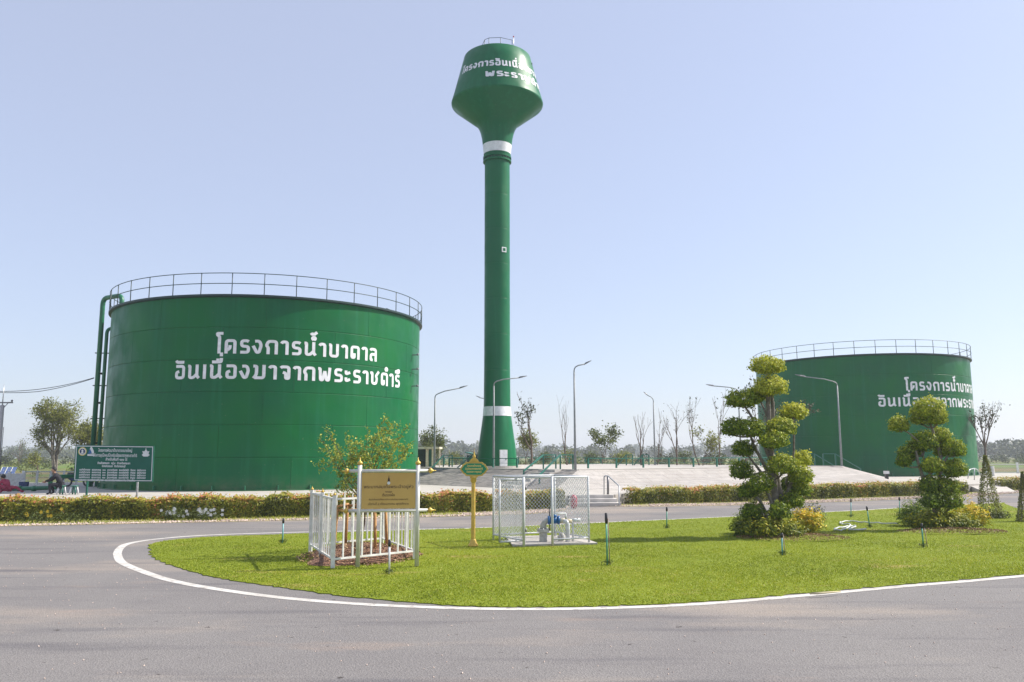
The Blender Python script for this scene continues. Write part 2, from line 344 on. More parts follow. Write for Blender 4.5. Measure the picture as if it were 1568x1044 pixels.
# ------------------------------------------------------------------ ground, road, island
def smooth(pts, k=6, closed=False):
    n = len(pts); out = []
    P = [Vector((p[0], p[1])) for p in pts]
    rngi = range(n) if closed else range(n-1)
    for i in rngi:
        p0 = P[(i-1) % n] if closed or i > 0 else P[0]; p1 = P[i]; p2 = P[(i+1) % n]
        p3 = P[(i+2) % n] if closed or i+2 < n else P[-1]
        for j in range(k):
            t = j/k; out.append(.5*((2*p1)+(p2-p0)*t+(2*p0-5*p1+4*p2-p3)*t*t+(3*p1-p0-3*p2+p3)*t**3))
    if not closed: out.append(P[-1])
    return out
def offs(pts, d):                         # to the left of travel; d number or list
    o = []; n = len(pts)
    for i, p in enumerate(pts):
        t = (pts[min(i+1, n-1)]-pts[max(i-1, 0)]).normalized(); dd = d[i] if hasattr(d, '__len__') else d
        o.append(p+Vector((-t.y, t.x))*dd)
    return o
def strip(a, b, z):
    n = len(a); m = MB(); m.add([(p[0], p[1], z) for p in a]+[(p[0], p[1], z) for p in b], [(i, i+1, n+i+1, n+i) for i in range(n-1)]); return m
# the terrain: one sheet to the horizon
gm = MB(); xs = np.linspace(-1300, 1300, 61); ys = np.concatenate([np.linspace(-60, 120, 25), np.linspace(140, 1200, 30)])
vs = [(x, y, -.03) for y in ys for x in xs]; nx = len(xs)
gm.add(vs, [(j*nx+i, j*nx+i+1, (j+1)*nx+i+1, (j+1)*nx+i) for j in range(len(ys)-1) for i in range(nx-1)])
tag(gm.obj('ground', M['field']), kind='structure')

# far edge of the road, from left to right, then the branch to the right
far = [(-60, 17.5), (-30, 22.8), (-15.86, 25.68), (-11.07, 26.85), (-6.82, 27.95), (-3.22, 29.15), (-1.04, 29.8), (1.3, 31.2), (2.2, 33.2), (2.5, 34.75), (4.43, 34.95), (6.0, 34.9),
       (9.7, 35.6), (13.5, 37.3), (19.16, 40.2), (24.5, 43.2), (27.96, 46.0), (34., 50.), (60, 62)]
rd = MB(); top = smooth(far, 4)
poly = [(p.x, p.y) for p in top]+[(70, 55), (70, -25), (-70, -25), (-70, 15)]
rd.add([(x, y, 0) for x, y in poly], [tuple(range(len(poly)))])
tag(rd.obj('road', M['asphalt']), kind='structure')

# the island: outer edge of its white line, travelled so that the lawn lies on the left
near_l = [(-8.87, 18.5), (-8.05, 17.0), (-6.92, 15.54), (-5.91, 14.43), (-4.79, 13.53), (-3.5, 12.72), (-2.12, 12.16), (-.78, 11.86), (.41, 11.78), (1.62, 11.89), (3.0, 12.23), (4.68, 12.93), (6.55, 13.75), (8.93, 14.75), (14, 17.2), (25, 22.5), (40, 27)]
far_l = [(-8.87, 18.5), (-9.30, 19.53), (-9.60, 20.6), (-9.40, 21.7), (-8.5, 22.75), (-6.62, 23.5), (-2.4, 24.55), (-.87, 25.0), (2.85, 26.8), (7.5, 29.1), (11.83, 31.4), (15.68, 33.7), (20.5, 36.5), (22.0, 37.3)]
ln_near = smooth(near_l, 14); ln_far = smooth(far_l, 6)
loop = list(reversed(ln_far))+ln_near[1:]                 # from far right, round the left tip, to near right
line_in = offs(loop, [.175]*len(loop))
tag(strip(loop, line_in, .004).obj('road_edge_line', M['line']), kind='structure')
# lawn edge sits a little inside the line, further in round the left tip
def inset(p):
    if p.y > 19: return .24+.46*max(0, min(1, (-p.x-2)/5))*1.0
    return .22+.54*max(0, min(1, (-p.x-.5)/3.5))
_rj = random.Random(4); li = offs(loop, [inset(p)+.02*math.sin(i*1.7)+.015*math.sin(i*4.1)+_rj.gauss(0, .022) for i, p in enumerate(loop)])
right = smooth([(40, 27.5), (40, 32), (30, 29.6), (22, 28.9), (19.9, 29.6), (19.6, 31.2), (20.6, 34.0), (21.9, 36.9)], 5)
lawn_poly = li+right[1:-1]
lw = MB(); n = len(lawn_poly); cx_, cy_ = 6, 22
def h_lawn(x, y): return .03+.035*math.sin(x*.35+1)*math.cos(y*.3)+.03
lw.add([(p.x, p.y, 0.002) for p in lawn_poly]+[(p.x, p.y, .014) for p in lawn_poly], [(i, (i+1) % n, n+(i+1) % n, n+i) for i in range(n)])
lw.add([(p.x, p.y, .014) for p in lawn_poly], [tuple(range(n))])
tag(lw.obj('lawn', M['turf']), kind='structure')

def inpoly(X, Y, poly):
    ins = np.zeros(len(X), bool); n = len(poly); j = n-1
    for i in range(n):
        xi, yi = poly[i][0], poly[i][1]; xj, yj = poly[j][0], poly[j][1]
        c = ((yi > Y) != (yj > Y)) & (X < (xj-xi)*(Y-yi)/(yj-yi+1e-12)+xi); ins ^= c; j = i
    return ins
def sines(X, Y, s, seed):
    r = np.random.default_rng(seed); o = np.zeros(len(X))
    for k in range(7):
        a = r.uniform(0, 2*PI); f = s*r.uniform(.5, 2.2); o += np.sin((X*math.cos(a)+Y*math.sin(a))*f+r.uniform(0, 6))
    return o/4
def grass(name, X, Y, Z, h, label_kind=True, tone=None, wdt=.009):
    n = len(X); a = rng.random(n)*2*PI; hh = h*(.5+rng.random(n)); lean = rng.normal(size=(n, 2))*hh[:, None]*.55
    V = np.empty((n, 3, 3)); ca, sa = np.cos(a)*wdt, np.sin(a)*wdt
    V[:, 0] = np.stack([X-ca, Y-sa, Z], 1); V[:, 1] = np.stack([X+ca, Y+sa, Z], 1); V[:, 2] = np.stack([X+lean[:, 0], Y+lean[:, 1], Z+hh], 1)
    me = bpy.data.meshes.new(name); me.vertices.add(3*n); me.vertices.foreach_set('co', V.ravel())
    me.loops.add(3*n); me.loops.foreach_set('vertex_index', np.arange(3*n, dtype=np.int32))
    me.polygons.add(n); me.polygons.foreach_set('loop_start', np.arange(0, 3*n, 3, dtype=np.int32)); me.update(calc_edges=True)
    at_ = me.attributes.new('v', 'FLOAT', 'POINT'); at_.data.foreach_set('value', np.repeat(np.clip(tone, 0, 1), 3).astype(np.float32))
    me.materials.append(M['blade']); return tag(link(name, me), kind='stuff')
n = 1300000; X = rng.uniform(-10, 26, n); Y = rng.uniform(11.5, 38, n)
keep = inpoly(X, Y, lawn_poly) & (np.abs(X) < .66*Y+1) & (rng.random(n) < np.clip((15.5/Y)**2.0, 0, 1)*1.0)
X, Y = X[keep], Y[keep]
dryness = sines(X, Y*1.4, .9, 3)
bare = (sines(X, Y*1.6, 1.6, 9) > .85) & (rng.random(len(X)) < .6)
X, Y, dryness = X[~bare], Y[~bare], dryness[~bare]
tone = .50+.13*rng.normal(size=len(X))+.17*dryness+.09*sines(X, Y, 5, 4); tone = np.where(rng.random(len(X)) < .035, .9, tone)
grass('grass', X, Y, np.full(len(X), .012), .024*(.85+.2*sines(X, Y, 3, 5)), tone=tone)

# gravel and weeds between road and hedge
verge_out = offs(top, [2.1]*len(top))
vg = strip(top, verge_out, .0045); tag(vg.obj('gravel_verge', mat('verge_earth', (.38, .29, .19), .95, (.22, .22, .08), 2.5, bump=.02, bscale=30)), kind='structure')
def stones(name, P, s):
    n = len(P); base = np.array([(1,0,0),(-1,0,0),(0,1,0),(0,-1,0),(0,0,1),(0,0,-.4)])
    F = np.array([(0,2,4),(2,1,4),(1,3,4),(3,0,4),(2,0,5),(1,2,5),(3,1,5),(0,3,5)])
    sc_ = rng.uniform(.5, 1.3, (n, 1, 3))*s; V = P[:, None, :]+(base[None]*sc_)+rng.normal(size=(n, 6, 3))*s*.15
    FF = (F[None]+6*np.arange(n)[:, None, None]).reshape(-1, 3)
    me = bpy.data.meshes.new(name); me.from_pydata(V.reshape(-1, 3).tolist(), [], FF.tolist()); me.update(); me.materials.append(M['stone'])
    return tag(link(name, me), kind='stuff')
tp = [p for p in top if -20 < p.x < 34]; SP = []
for i in range(len(tp)-1):
    a, b = tp[i], tp[i+1]; t = (b-a); nrm = Vector((-t.y, t.x)).normalized()
    wv = .42 if (a.x < -2) else 1.25
    if 1.9 < a.x < 5.6: wv = 0.25
    for k in range(int(t.length*62*wv/.6)):
        q = a+t*random.random()+nrm*(.03+wv*random.random()**.9); SP.append((q.x, q.y, .018))
stones('gravel', np.array(SP), .040)
_g = []
for k in range(1500):
    x_, y_ = random.uniform(-12, 14), random.uniform(6.5, 26)
    if not inpoly(np.array([x_]), np.array([y_]), [(p.x, p.y) for p in offs(loop, [-.05]*len(loop))]+[(40, 40), (22, 38)])[0] and y_ < 24: _g.append((x_, y_, .004))
stones('road_grit', np.array(_g), .011)
LX, LY, LT = [], [], []
for i in range(len(tp)-1):
    a, b = tp[i], tp[i+1]; t = (b-a); nrm = Vector((-t.y, t.x)).normalized()
    for k in range(int(t.length*(170 if a.x < -2 else 55))):
        q = a+t*random.random()+nrm*random.uniform(.42 if a.x < -2 else .8, 2.0); LX.append(q.x); LY.append(q.y); LT.append(random.gauss(.6, .2))
grass('verge_grass', np.array(LX), np.array(LY), np.full(len(LX), .006), .07, tone=np.array(LT), wdt=.012)

# ------------------------------------------------------------------ concrete terrace under the tanks
PZ = .43
PADFRONT = [(-75, 16.6), (-30, 25.4), (-16.5, 29.0), (-10.6, 30.2), (-5.5, 31.7), (-.5, 33.7), (1.6, 34.9), (2.52, 36.2)]
PADFRONT2 = [(4.55, 36.4), (5.4, 37.6), (10.5, 40.2), (15., 42.4), (25.4, 47.2)]
padpoly = PADFRONT+PADFRONT2+[(29.8, 50.6), (34, 52.6), (60, 66), (60, 74), (48, 77), (44, 77.4), (41.5, 88), (20, 92), (-25, 80), (-27.2, 55.6), (-75, 44)]
m = MB().prism(padpoly, -.02, PZ); tag(m.obj('concrete_terrace', M['concrete']), kind='structure')

# raised paved embankment with the tower on it
TZ = 1.35
T0, T1, T2, T3 = (-13, 61.5), (3.6, 45.0), (23.4, 58.2), (8.5, 75)
F0, F1, F2, F3 = (-14, 58.2), (2.1, 41.0), (24.1, 51.9), (10, 78); F2b = (27.0, 58.5)
em = MB()
em.add([(*T0, TZ), (*T1, TZ), (*T2, TZ), (*T3, TZ)], [(0, 1, 2, 3)], mi=1)
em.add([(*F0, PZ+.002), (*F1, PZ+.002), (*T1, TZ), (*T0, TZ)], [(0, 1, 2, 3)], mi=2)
em.add([(*F1, PZ+.002), (*F2, PZ+.002), (*T2, TZ), (*T1, TZ)], [(0, 1, 2, 3)])
em.add([(*F2, PZ+.002), (*F2b, PZ+.002), (*F3, PZ+.002), (*T3, TZ), (*T2, TZ)], [(0, 1, 4), (1, 2, 3, 4)])
em.add([(*F3, PZ+.002), (*F0, PZ+.002), (*T0, TZ), (*T3, TZ)], [(0, 1, 2, 3)])
emb = em.obj('embankment', [M['paving'], M['concrete'], M['paving_shaded']]); tag(emb, kind='structure')
kb = MB()
for a, b in ((T0, T1), (T1, T2), (T2, T3), (T3, T0)):
    a = Vector((*a, TZ+.002)); b = Vector((*b, TZ+.002)); kb.bar(a, b, .12, .05)
kb.obj('edge_kerb', M['concrete'], emb)

# ------------------------------------------------------------------ stroke lettering
def rp(pts, r=.16, k=4):                  # polyline with rounded corners
    P = [Vector((p[0], p[1])) for p in pts]; out = [P[0]]
    for i in range(1, len(P)-1):
        a, b, c = P[i-1], P[i], P[i+1]; d1 = (a-b); d2 = (c-b); rr = min(r, d1.length*.48, d2.length*.48)
        s, e = b+d1.normalized()*rr, b+d2.normalized()*rr
        for j in range(k+1):
            t = j/k; out.append(s*(1-t)**2+b*2*t*(1-t)+e*t*t)
    return out+[P[-1]]
GL = {
 'ก': (.78, [[(.15,0),(.15,.46),(.04,.60),(.14,.9),(.64,.9),(.64,0)]]),
 'ค': (.80, [[(.13,0),(.13,.9),(.66,.9),(.66,0)], [(.15,.22),(.36,.34),(.36,.58)]]),
 'ร': (.66, [[(.56,.84),(.46,.9),(.13,.9),(.13,.52),(.55,.50),(.55,.1),(.06,.1)]]),
 'ง': (.66, [[(.14,.88),(.40,.90),(.52,.62),(.40,.12),(.26,.1),(.03,.56)]]),
 'า': (.50, [[(.03,.78),(.10,.9),(.38,.9),(.38,0)]]),
 'น': (.84, [[(.02,.9),(.15,.9),(.15,.1),(.40,.1),(.62,.36)], [(.62,1),(.62,.22),(.76,.06)]]),
 'บ': (.78, [[(.02,.9),(.15,.9),(.15,.1),(.62,.1),(.62,1)]]),
 'ด': (.80, [[(.66,0),(.66,.9),(.13,.9),(.13,.12),(.34,.12),(.34,.44)]]),
 'ล': (.72, [[(.08,.80),(.16,.9),(.58,.9),(.58,0)], [(.58,.52),(.13,.52),(.13,.1),(.30,.1)]]),
 'อ': (.74, [[(.30,.54),(.12,.48),(.12,.1),(.60,.1),(.60,.9),(.07,.9)]]),
 'เ': (.30, [[(.13,1),(.13,0)]]),
 'โ': (.34, [[(.17,0),(.17,1.18),(.03,1.30),(.03,1.40),(.40,1.40)]]),
 'ม': (.80, [[(.0,.9),(.20,.9),(.20,.32),(.03,.06)], [(.08,.1),(.64,.1),(.64,1)]]),
 'จ': (.70, [[(.06,.82),(.14,.9),(.56,.9),(.56,.1),(.38,.1),(.38,.46),(.20,.52)]]),
 'พ': (.92, [[(.0,.9),(.13,.9),(.17,.1),(.31,.1),(.44,.74)], [(.44,.74),(.57,.1),(.71,.1),(.78,1)]]),
 'ะ': (.44, [[(.07,.88),(.07,.62),(.38,.76)], [(.07,.38),(.07,.12),(.38,.26)]]),
 'ช': (.82, [[(.0,.86),(.18,.9),(.18,.1),(.54,.1),(.60,.5),(.50,.66),(.78,1.02)]]),
}
MK = {
 'ั': [[(-.68,1.30),(-.60,1.18),(-.12,1.18)]], 'ิ': [[(-.66,1.17),(-.12,1.17),(-.12,1.36),(-.60,1.20)]],
 'ื': [[(-.70,1.17),(-.13,1.17),(-.13,1.44)], [(-.34,1.17),(-.34,1.40)]], '่': [[(-.14,1.56),(-.14,1.82)]],
 'o': [[(-.22,1.14),(-.34,1.26),(-.22,1.38),(-.10,1.26),(-.22,1.14)]], '้': [[(-.42,1.64),(-.34,1.54),(-.20,1.60)], [(-.24,1.52),(-.02,1.72)]],
}
def lettering(chars, track=.14, T=.19):
    """list of (polyline, halfwidth) and total advance"""
    x = 0; out = []
    for ch in chars:
        if ch in MK:
            for s in MK[ch]: out.append([p+Vector((x-track, 0)) for p in rp(s, .09 if ch != 'o' else .12)])
            continue
        w_, st = GL[ch]
        for s in st: out.append([p+Vector((x, 0)) for p in rp(s)])
        x += w_+track
    return out, x-track, T/2
def lettermesh(name, chars, f, sx, sy, parent, m, T=.19):
    """f(u, v, k) maps metres along / up (k = small lift) to 3D"""
    st, W, h = lettering(chars, T=T); mb = MB()
    for si, s in enumerate(st):
        q = [s[0]]
        for a, b in zip(s[:-1], s[1:]):
            nseg = max(1, int((b-a).length/.22))
            for k in range(1, nseg+1): q.append(a.lerp(b, k/nseg))
        n = len(q); Lf, Rt = [], []
        for i, p in enumerate(q):
            d0 = (q[i]-q[i-1]).normalized() if i else (q[1]-q[0]).normalized()
            d1 = (q[i+1]-q[i]).normalized() if i < n-1 else d0
            if d0.length < .5: d0 = d1
            if d1.length < .5: d1 = d0
            t = (d0+d1); t = t.normalized() if t.length > 1e-3 else d0; nr = Vector((-t.y, t.x)); c = max(.6, nr.dot(Vector((-d0.y, d0.x))))
            Lf.append(p+nr*h/c); Rt.append(p-nr*h/c)
        k = (si % 3)*.0015
        vs = [f(p.x*sx, p.y*sy, k) for p in Lf]+[f(p.x*sx, p.y*sy, k) for p in Rt]
        mb.add(vs, [(i, i+1, n+i+1, n+i) for i in range(n-1)])
    return mb.obj(name, m, parent), W
L1 = list('โครงการน')+['o', '้']+list('าบาดาล')
L2 = list('อันเนื่องมาจากพระราชด')+['o']+list('าริ')
L3 = list('โครงการอันเนื่องมาจาก'); L4 = list('พระราชด')+['o']+list('าริ')

# ------------------------------------------------------------------ storage tanks
TR, TH = 8.98, 9.80
M['deck'] = M['railgrey']
def make_tank(loc, label, rail_phase):
    t = thing('storage_tank', label, 'storage tank', loc, 'big green cylindrical water tanks')
    b = MB(); b.lathe([(TR-.03, 0), (TR-.03, TH-.02)], 128); b.obj('tank_body', M['tank'], t)
    b = MB(); b.lathe([(TR+.10, TH-.02), (TR+.10, TH+.02), (TR*.5, TH+.35), (.01, TH+.6)], 96); b.obj('roof', M['tank'], t)
    # shell plates: six courses of ten, staggered
    CH = TH/6; NP = 10; g = .007; pm = MB(); da = 2*PI/NP
    a0, a1 = g/TR, da-g/TR; z0, z1 = g, CH-g; ns = 12; o, i_ = [], []
    vs, fs = [], []
    for j in range(ns+1):
        a = a0+(a1-a0)*j/ns
        for r_, z in ((TR-.03, z0), (TR-.004, z0), (TR, z0+.012), (TR, z0+.05), (TR, z1-.05), (TR, z1-.012), (TR-.004, z1), (TR-.03, z1)):
            vs.append((r_*math.cos(a), r_*math.sin(a), z))
    for j in range(ns):
        for k in range(7): fs.append((j*8+k, (j+1)*8+k, (j+1)*8+k+1, j*8+k+1))
    pm.add(vs, fs, True); pm.add([vs[k] for k in range(8)], [tuple(range(8))]); pm.add([vs[ns*8+k] for k in range(8)], [tuple(range(7, -1, -1))])
    me = pm.mesh('shell_plate', M['tank'])
    for c in range(6):
        for k in range(NP):
            p = link('shell_plate', me, t, (0, 0, c*CH), k*da+(c % 3)*da*.37+.1)
    b = MB(); b.lathe([(TR-.02, 0), (TR+.14, 0), (TR+.14, .05), (TR-.02, .05)], 96); b.obj('base_flange', M['tank'], t)
    bm_ = MB().box((TR-.01, -.03, .02), (TR+.12, .03, .26)).mesh('anchor_bracket', M['pipegreen'])
    for k in range(36): link('anchor_bracket', bm_, t, (0, 0, 0), 2*PI*k/36)
    b = MB(); b.lathe([(TR-.02, TH-.10), (TR+.02, TH-.10), (TR+.16, TH-.06), (TR+.16, TH+.04), (TR-.02, TH+.04), (TR-.02, TH-.10)], 128, smooth=False); b.obj('rim_flange', M['deck'], t)
    RR = TR+.13
    pm = MB().tube([(0, 0, 0), (0, 0, 1.1)], .024, 6).mesh('railing_post', M['railgrey'])
    for k in range(36):
        a = rail_phase+2*PI*k/36; link('railing_post', pm, t, (RR*math.cos(a), RR*math.sin(a), TH+.03))
    for nm, z in (('top_rail', 1.1), ('middle_rail', .56)):
        pts = [(RR*math.cos(2*PI*k/108), RR*math.sin(2*PI*k/108), TH+.03+z) for k in range(109)]
        MB().tube(pts, .021, 6, cap=False).obj(nm, M['railgrey'], t)
    def f(zb, a_s):
        return lambda u, v, k: ((TR+.006+k)*math.cos(a_s+u/TR), (TR+.006+k)*math.sin(a_s+u/TR), zb-PZ+v)
    for chars, zb, aa, ab, sy in ((L1, 7.25, -90.9, -35.4, .73), (L2, 5.97, -104.7, -21.9, .73)):
        W = lettering(chars)[1]; sx = R(ab-aa)*TR/W
        lettermesh('lettering', chars, f(zb, R(aa)), sx, sy, t, M['white'], T=.20)
    return t
tankA = make_tank((-14.733, 49.48, PZ), 'nearest green water tank, left of the tower, with a pipe bending over its rim', R(3.4))
tankB = make_tank((31.747, 74.107, PZ), 'smaller looking green water tank farther back at right, behind the clipped topiary trees', R(5.5))
# fill pipes, ladder brackets on the left tank
def pipe(parent, name, pts, r, m, n=12, rad=.5): 
    P = [Vector(p) for p in pts]; out = [P[0]]
    for i in range(1, len(P)-1):
        a, b, c = P[i-1], P[i], P[i+1]; d1, d2 = a-b, c-b; rr = min(rad, d1.length*.48, d2.length*.48); s, e = b+d1.normalized()*rr, b+d2.normalized()*rr
        for j in range(7): q = j/6; out.append(s*(1-q)**2+b*2*q*(1-q)+e*q*q)
    out.append(P[-1]); return MB().tube([L_(parent, p) for p in out] if parent else out, r, n).obj(name, m, parent)
ax, ay = -14.733, 49.48
PX = -24.55
XA = at(142.5, 680, 46.9).x; XB = at(152, 680, 46.9).x
zt_ = at(170, 454, 46.4).z
p1 = pipe(tankA, 'fill_pipe', [(XA, 46.9, PZ), (XA, 46.9, zt_), (at(187, 455, 46.0).x, 46.0, zt_), (at(187.5, 455, 45.9).x, 45.9, zt_-1.6)], .135, M['pipegreen'], 14, .42)
p1b = pipe(tankA, 'overflow_pipe', [(XB, 46.9, PZ), (XB, 46.9, 9.55), (XB+.6, 47.2, 9.6)], .10, M['pipegreen'], 12, .3)
for z in (1.9, 4.3, 6.2, 8.1):
    MB().bar(L_(tankA, (XA-.25, 46.9, z)), L_(tankA, (XB+.5, 47.1, z)), .06, .06).obj('pipe_bracket', M['railgrey'], tankA)
b = MB()                                   # small valves between the two pipes
for z in (2.9, 5.2, 6.9): b.sphere(L_(tankA, ((XA+XB)/2, 46.95, z)), .07, 8)
b.obj('pipe_clamp', M['black'], tankA)
b = MB()                                   # three little fittings on the right flank
for z in (7.6, 6.75, 5.75):
    a = R(-12); b.box((TR, -.05, z), (TR+.34, .05, z+.05), mtx=Matrix.Rotation(a+.02, 4, 'Z')); b.sphere((TR*math.cos(a)+.38, TR*math.sin(a), z+.03), .07, 8)
b.obj('level_gauge_fitting', M['lamp'], tankA)
for t_ in (tankA,):
    b = MB()
    for k in range(13):
        zz = 9.75-k*0.0; 
    b.bar((TR*math.cos(R(-6)), TR*math.sin(R(-6)), TH+.03), (TR*.78*math.cos(R(-2)), TR*.78*math.sin(R(-2)), TH+.9), .04); b.obj('roof_stair_rail', M['railgrey'], t_)

# ------------------------------------------------------------------ water tower
tw = thing('water_tower', 'tall green champagne glass shaped water tower between the two tanks', 'water tower', (-1.0, 54, TZ))
sh = MB(); shaft = [(1.36, -.02), (1.34, .0), (1.30, .68), (1.20, 1.55), (1.07, 2.42), (.945, 3.35)]
def r_at(z):
    pr = shaft+[(.893, 4.0), (.872, 5.4), (.865, 8), (.865, 20.9)]
    for (r0, z0), (r1, z1) in zip(pr[:-1], pr[1:]):
        if z0 <= z <= z1: return r0+(r1-r0)*(z-z0)/(z1-z0)
prof = [(r_at(z), z) for z in (0, .3, .68, 1.1, 1.55, 2.0, 2.42, 2.9, 3.37)]
MB().lathe(prof, 64).obj('flared_base', M['tower'], tw)
MB().lathe([(r_at(z)+.012, z) for z in (3.37, 3.6, 3.85, 3.99)], 64).obj('white_band', M['white'], tw)
for i in range(7):                         # shaft rings
    z0 = 3.99+i*2.41; z1 = z0+2.41
    MB().lathe([(r_at(z0)-.02, z0), (r_at(z0)-.004, z0+.002), (r_at(z0+.02), z0+.02), (r_at(z0+.08), z0+.08), (r_at(z1-.08), z1-.08), (r_at(z1-.02), z1-.02), (r_at(z1-.01)-.004, z1-.002), (r_at(z1-.01)-.02, z1)], 64).obj('shaft_section', M['tower'], tw)
MB().lathe([(.86, 20.86), (.98, 20.88), (.98, 21.0), (.90, 21.02), (.90, 21.12), (.98, 21.14), (.98, 21.26), (.925, 21.28), (.945, 21.44)], 64, smooth=False).obj('collar_flange', M['tower'], tw)
b = MB()
for k in range(28): b.box((.86, -.02, 21.02), (.97, .02, 21.13), mtx=Matrix.Rotation(2*PI*k/28, 4, 'Z'))
b.obj('flange_bolt', M['railgrey'], tw)
MB().lathe([(.94, 21.44), (.955, 21.6), (.97, 21.8), (1.003, 22.10)], 64).obj('white_band', M['white'], tw)
MB().lathe([(1.0, 22.10), (1.06, 22.6), (1.15, 23.0), (1.26, 23.3), (1.38, 23.52), (1.50, 23.66), (1.62, 23.76), (3.15, 24.98), (3.195, 25.04), (3.205, 25.12)], 96).obj('bowl', M['tower'], tw)
MB().lathe([(3.205, 25.12), (3.185, 25.2), (3.02, 25.78), (2.56, 27.6), (2.345, 28.45), (2.30, 28.49), (1.2, 28.75), (.02, 28.8)], 96).obj('tank_head', M['tower'], tw)
def fh(zb, a_s, rmid):
    def f(u, v, k):
        z = zb-TZ+v; r_ = 3.15-(z-25.3)*.2555+.010+k; a = a_s+u/rmid; return (r_*math.cos(a), r_*math.sin(a), z)
    return f
for chars, zb, aa, ab, sy in ((L3, 27.98, -148, 0, .44), (L4, 27.12, -104.5, -8, .42)):
    W = lettering(chars)[1]; sx = R(ab-aa)*2.7/W
    lettermesh('lettering', chars, fh(zb, R(aa), 2.7), sx, sy, tw, M['white'], T=.25)
# roof rail and lightning rod
b = MB(); zr = 28.45
pts = [(-1.45, .4), (-.85, -1.25), (-.55, -1.5), (.25, -1.55), (1.05, -1.2)]
for k in range(1, len(pts)): b.tube([(*pts[k], zr), (*pts[k], zr+.85)], .02, 5)
b.tube([(*pts[0], zr), (*pts[0], zr+.45)], .02, 5)
for h in (.42, .85): b.tube([(*p, zr+h*(.5 if p is pts[0] else 1)) for p in pts], .018, 5)
b.obj('roof_railing', M['railgrey'], tw)
b = MB(); b.tube([(1.15, -1.2, zr), (1.15, -1.2, zr+1.05)], .025, 5); b.obj('warning_light_mast', M['galv'], tw)
b = MB(); b.sphere((1.15, -1.2, zr+1.10), .06, 8); b.obj('warning_light', M['red'], tw)
b = MB(); b.box((2.28, -.75, 27.6), (2.45, -.60, 27.85)); b.obj('floodlight', M['black'], tw)
# door
da_ = math.atan2(-1.2, .42)
b = MB(); mt = Matrix.Rotation(da_, 4, 'Z'); b.box((1.02, -.26, 0.0), (1.36, .26, 1.16), mtx=mt); dr = b.obj('door', M['whitemetal'], tw)
b = MB(); b.box((1.355, -.22, .03), (1.37, .22, 1.12), mtx=mt); b.obj('door_leaf', M['white'], dr)
b = MB(); b.box((1.365, .12, .5), (1.40, .17, .6), mtx=mt); b.obj('door_handle', M['black'], dr)
# hatch sign halfway up
mt = Matrix.Translation((0, 0, 14.35)) @ Matrix.Rotation(math.atan2(-.72, .47), 4, 'Z')
b = MB(); b.box((.84, -.17, 0), (.90, .17, .34), mtx=mt); h_ = b.obj('inspection_hatch', M['white'], tw)
b = MB(); b.box((.895, -.10, .07), (.91, .10, .27), mtx=mt); b.obj('hatch_cover', M['tower'], h_)
MB().lathe([(1.36, 0), (1.75, 0), (1.75, .12), (1.36, .12)], 40, smooth=False).obj('plinth', M['concrete'], tw)

# ------------------------------------------------------------------ railings on the embankment
def low_rail(name, a, b, n, label, h=.52, z=TZ+.08, group='low green railings round the raised platform', skip=()):
    a = Vector((*a, z)); b = Vector((*b, z)); t = thing(name, label, 'railing', a, group)
    pm = MB().box((-.04, -.04, 0), (.04, .04, h)).mesh('post', M['greenmetal'])
    for k in range(n+1):
        if k in skip: continue
        link('post', pm, t, (b-a)*k/n, math.atan2((b-a).y, (b-a).x))
    MB().bar((0, 0, h+.02), (b-a)+Vector((0, 0, h+.02)), .06, .045).obj('top_rail', M['greenmetal'], t)
    d = (b-a).normalized()
    mid = MB(); mid.bar((0, 0, h*.5), (b-a)+Vector((0, 0, h*.5)), .02, .02); mid.obj('middle_rail', M['greenmetal'], t)
    return t
def lerp2(a, b, t): return (a[0]+(b[0]-a[0])*t, a[1]+(b[1]-a[1])*t)
low_rail('low_railing', lerp2(T1, T2, .03), lerp2(T1, T2, .72), 8, 'long low green railing along the sunlit front edge of the platform')
low_rail('low_railing', lerp2(T1, T0, .20), lerp2(T1, T0, .46), 3, 'low green railing in front of the tower foot')
low_rail('low_railing', lerp2(T1, T0, .60), lerp2(T1, T0, .80), 3, 'low green railing left of the tower, by the dark shed')
low_rail('low_railing', lerp2(T0, T3, .35), lerp2(T0, T3, .98), 9, 'low green railing along the back edge of the platform')
def stair_rail(px, label, slope_dir, y, dx=1.9, z=TZ+.08, h=.80, back=False):
    p0 = Vector(px); t = thing('stair_handrail', label, 'handrail', p0, 'tall green handrails at the platform stairs')
    d = Vector(slope_dir)
    flat = Vector((dx, 0, 0)) if y is None else Vector(y)
    b = MB(); b.bar((0, 0, 0), (0, 0, h), .085); b.obj('post', M['greenmetal'], t)
    b = MB(); b.bar(flat, flat+Vector((0, 0, h)), .085); b.obj('post', M['greenmetal'], t)
    b = MB(); b.bar(d, d+Vector((0, 0, h*.62)), .085); b.obj('post', M['greenmetal'], t)
    b = MB(); b.bar(flat+Vector((0, 0, h)), (0, 0, h), .085, .06); b.bar((0, 0, h), d+Vector((0, 0, h*.62)), .085, .06); b.obj('handrail', M['greenmetal'], t)
    return t
SA = at(832, 719, 47.4); SB = at(858, 719, 46.0); SA.z = SB.z = TZ+.02
stair_rail(SA, 'left green handrail of the stair at the platform corner', at(802, 735, 44.9)-SA, (.75, .55, 0), z=TZ)
stair_rail(SB, 'right green handrail of the stair at the platform corner', at(826, 742, 43.2)-SB, (.75, .55, 0))
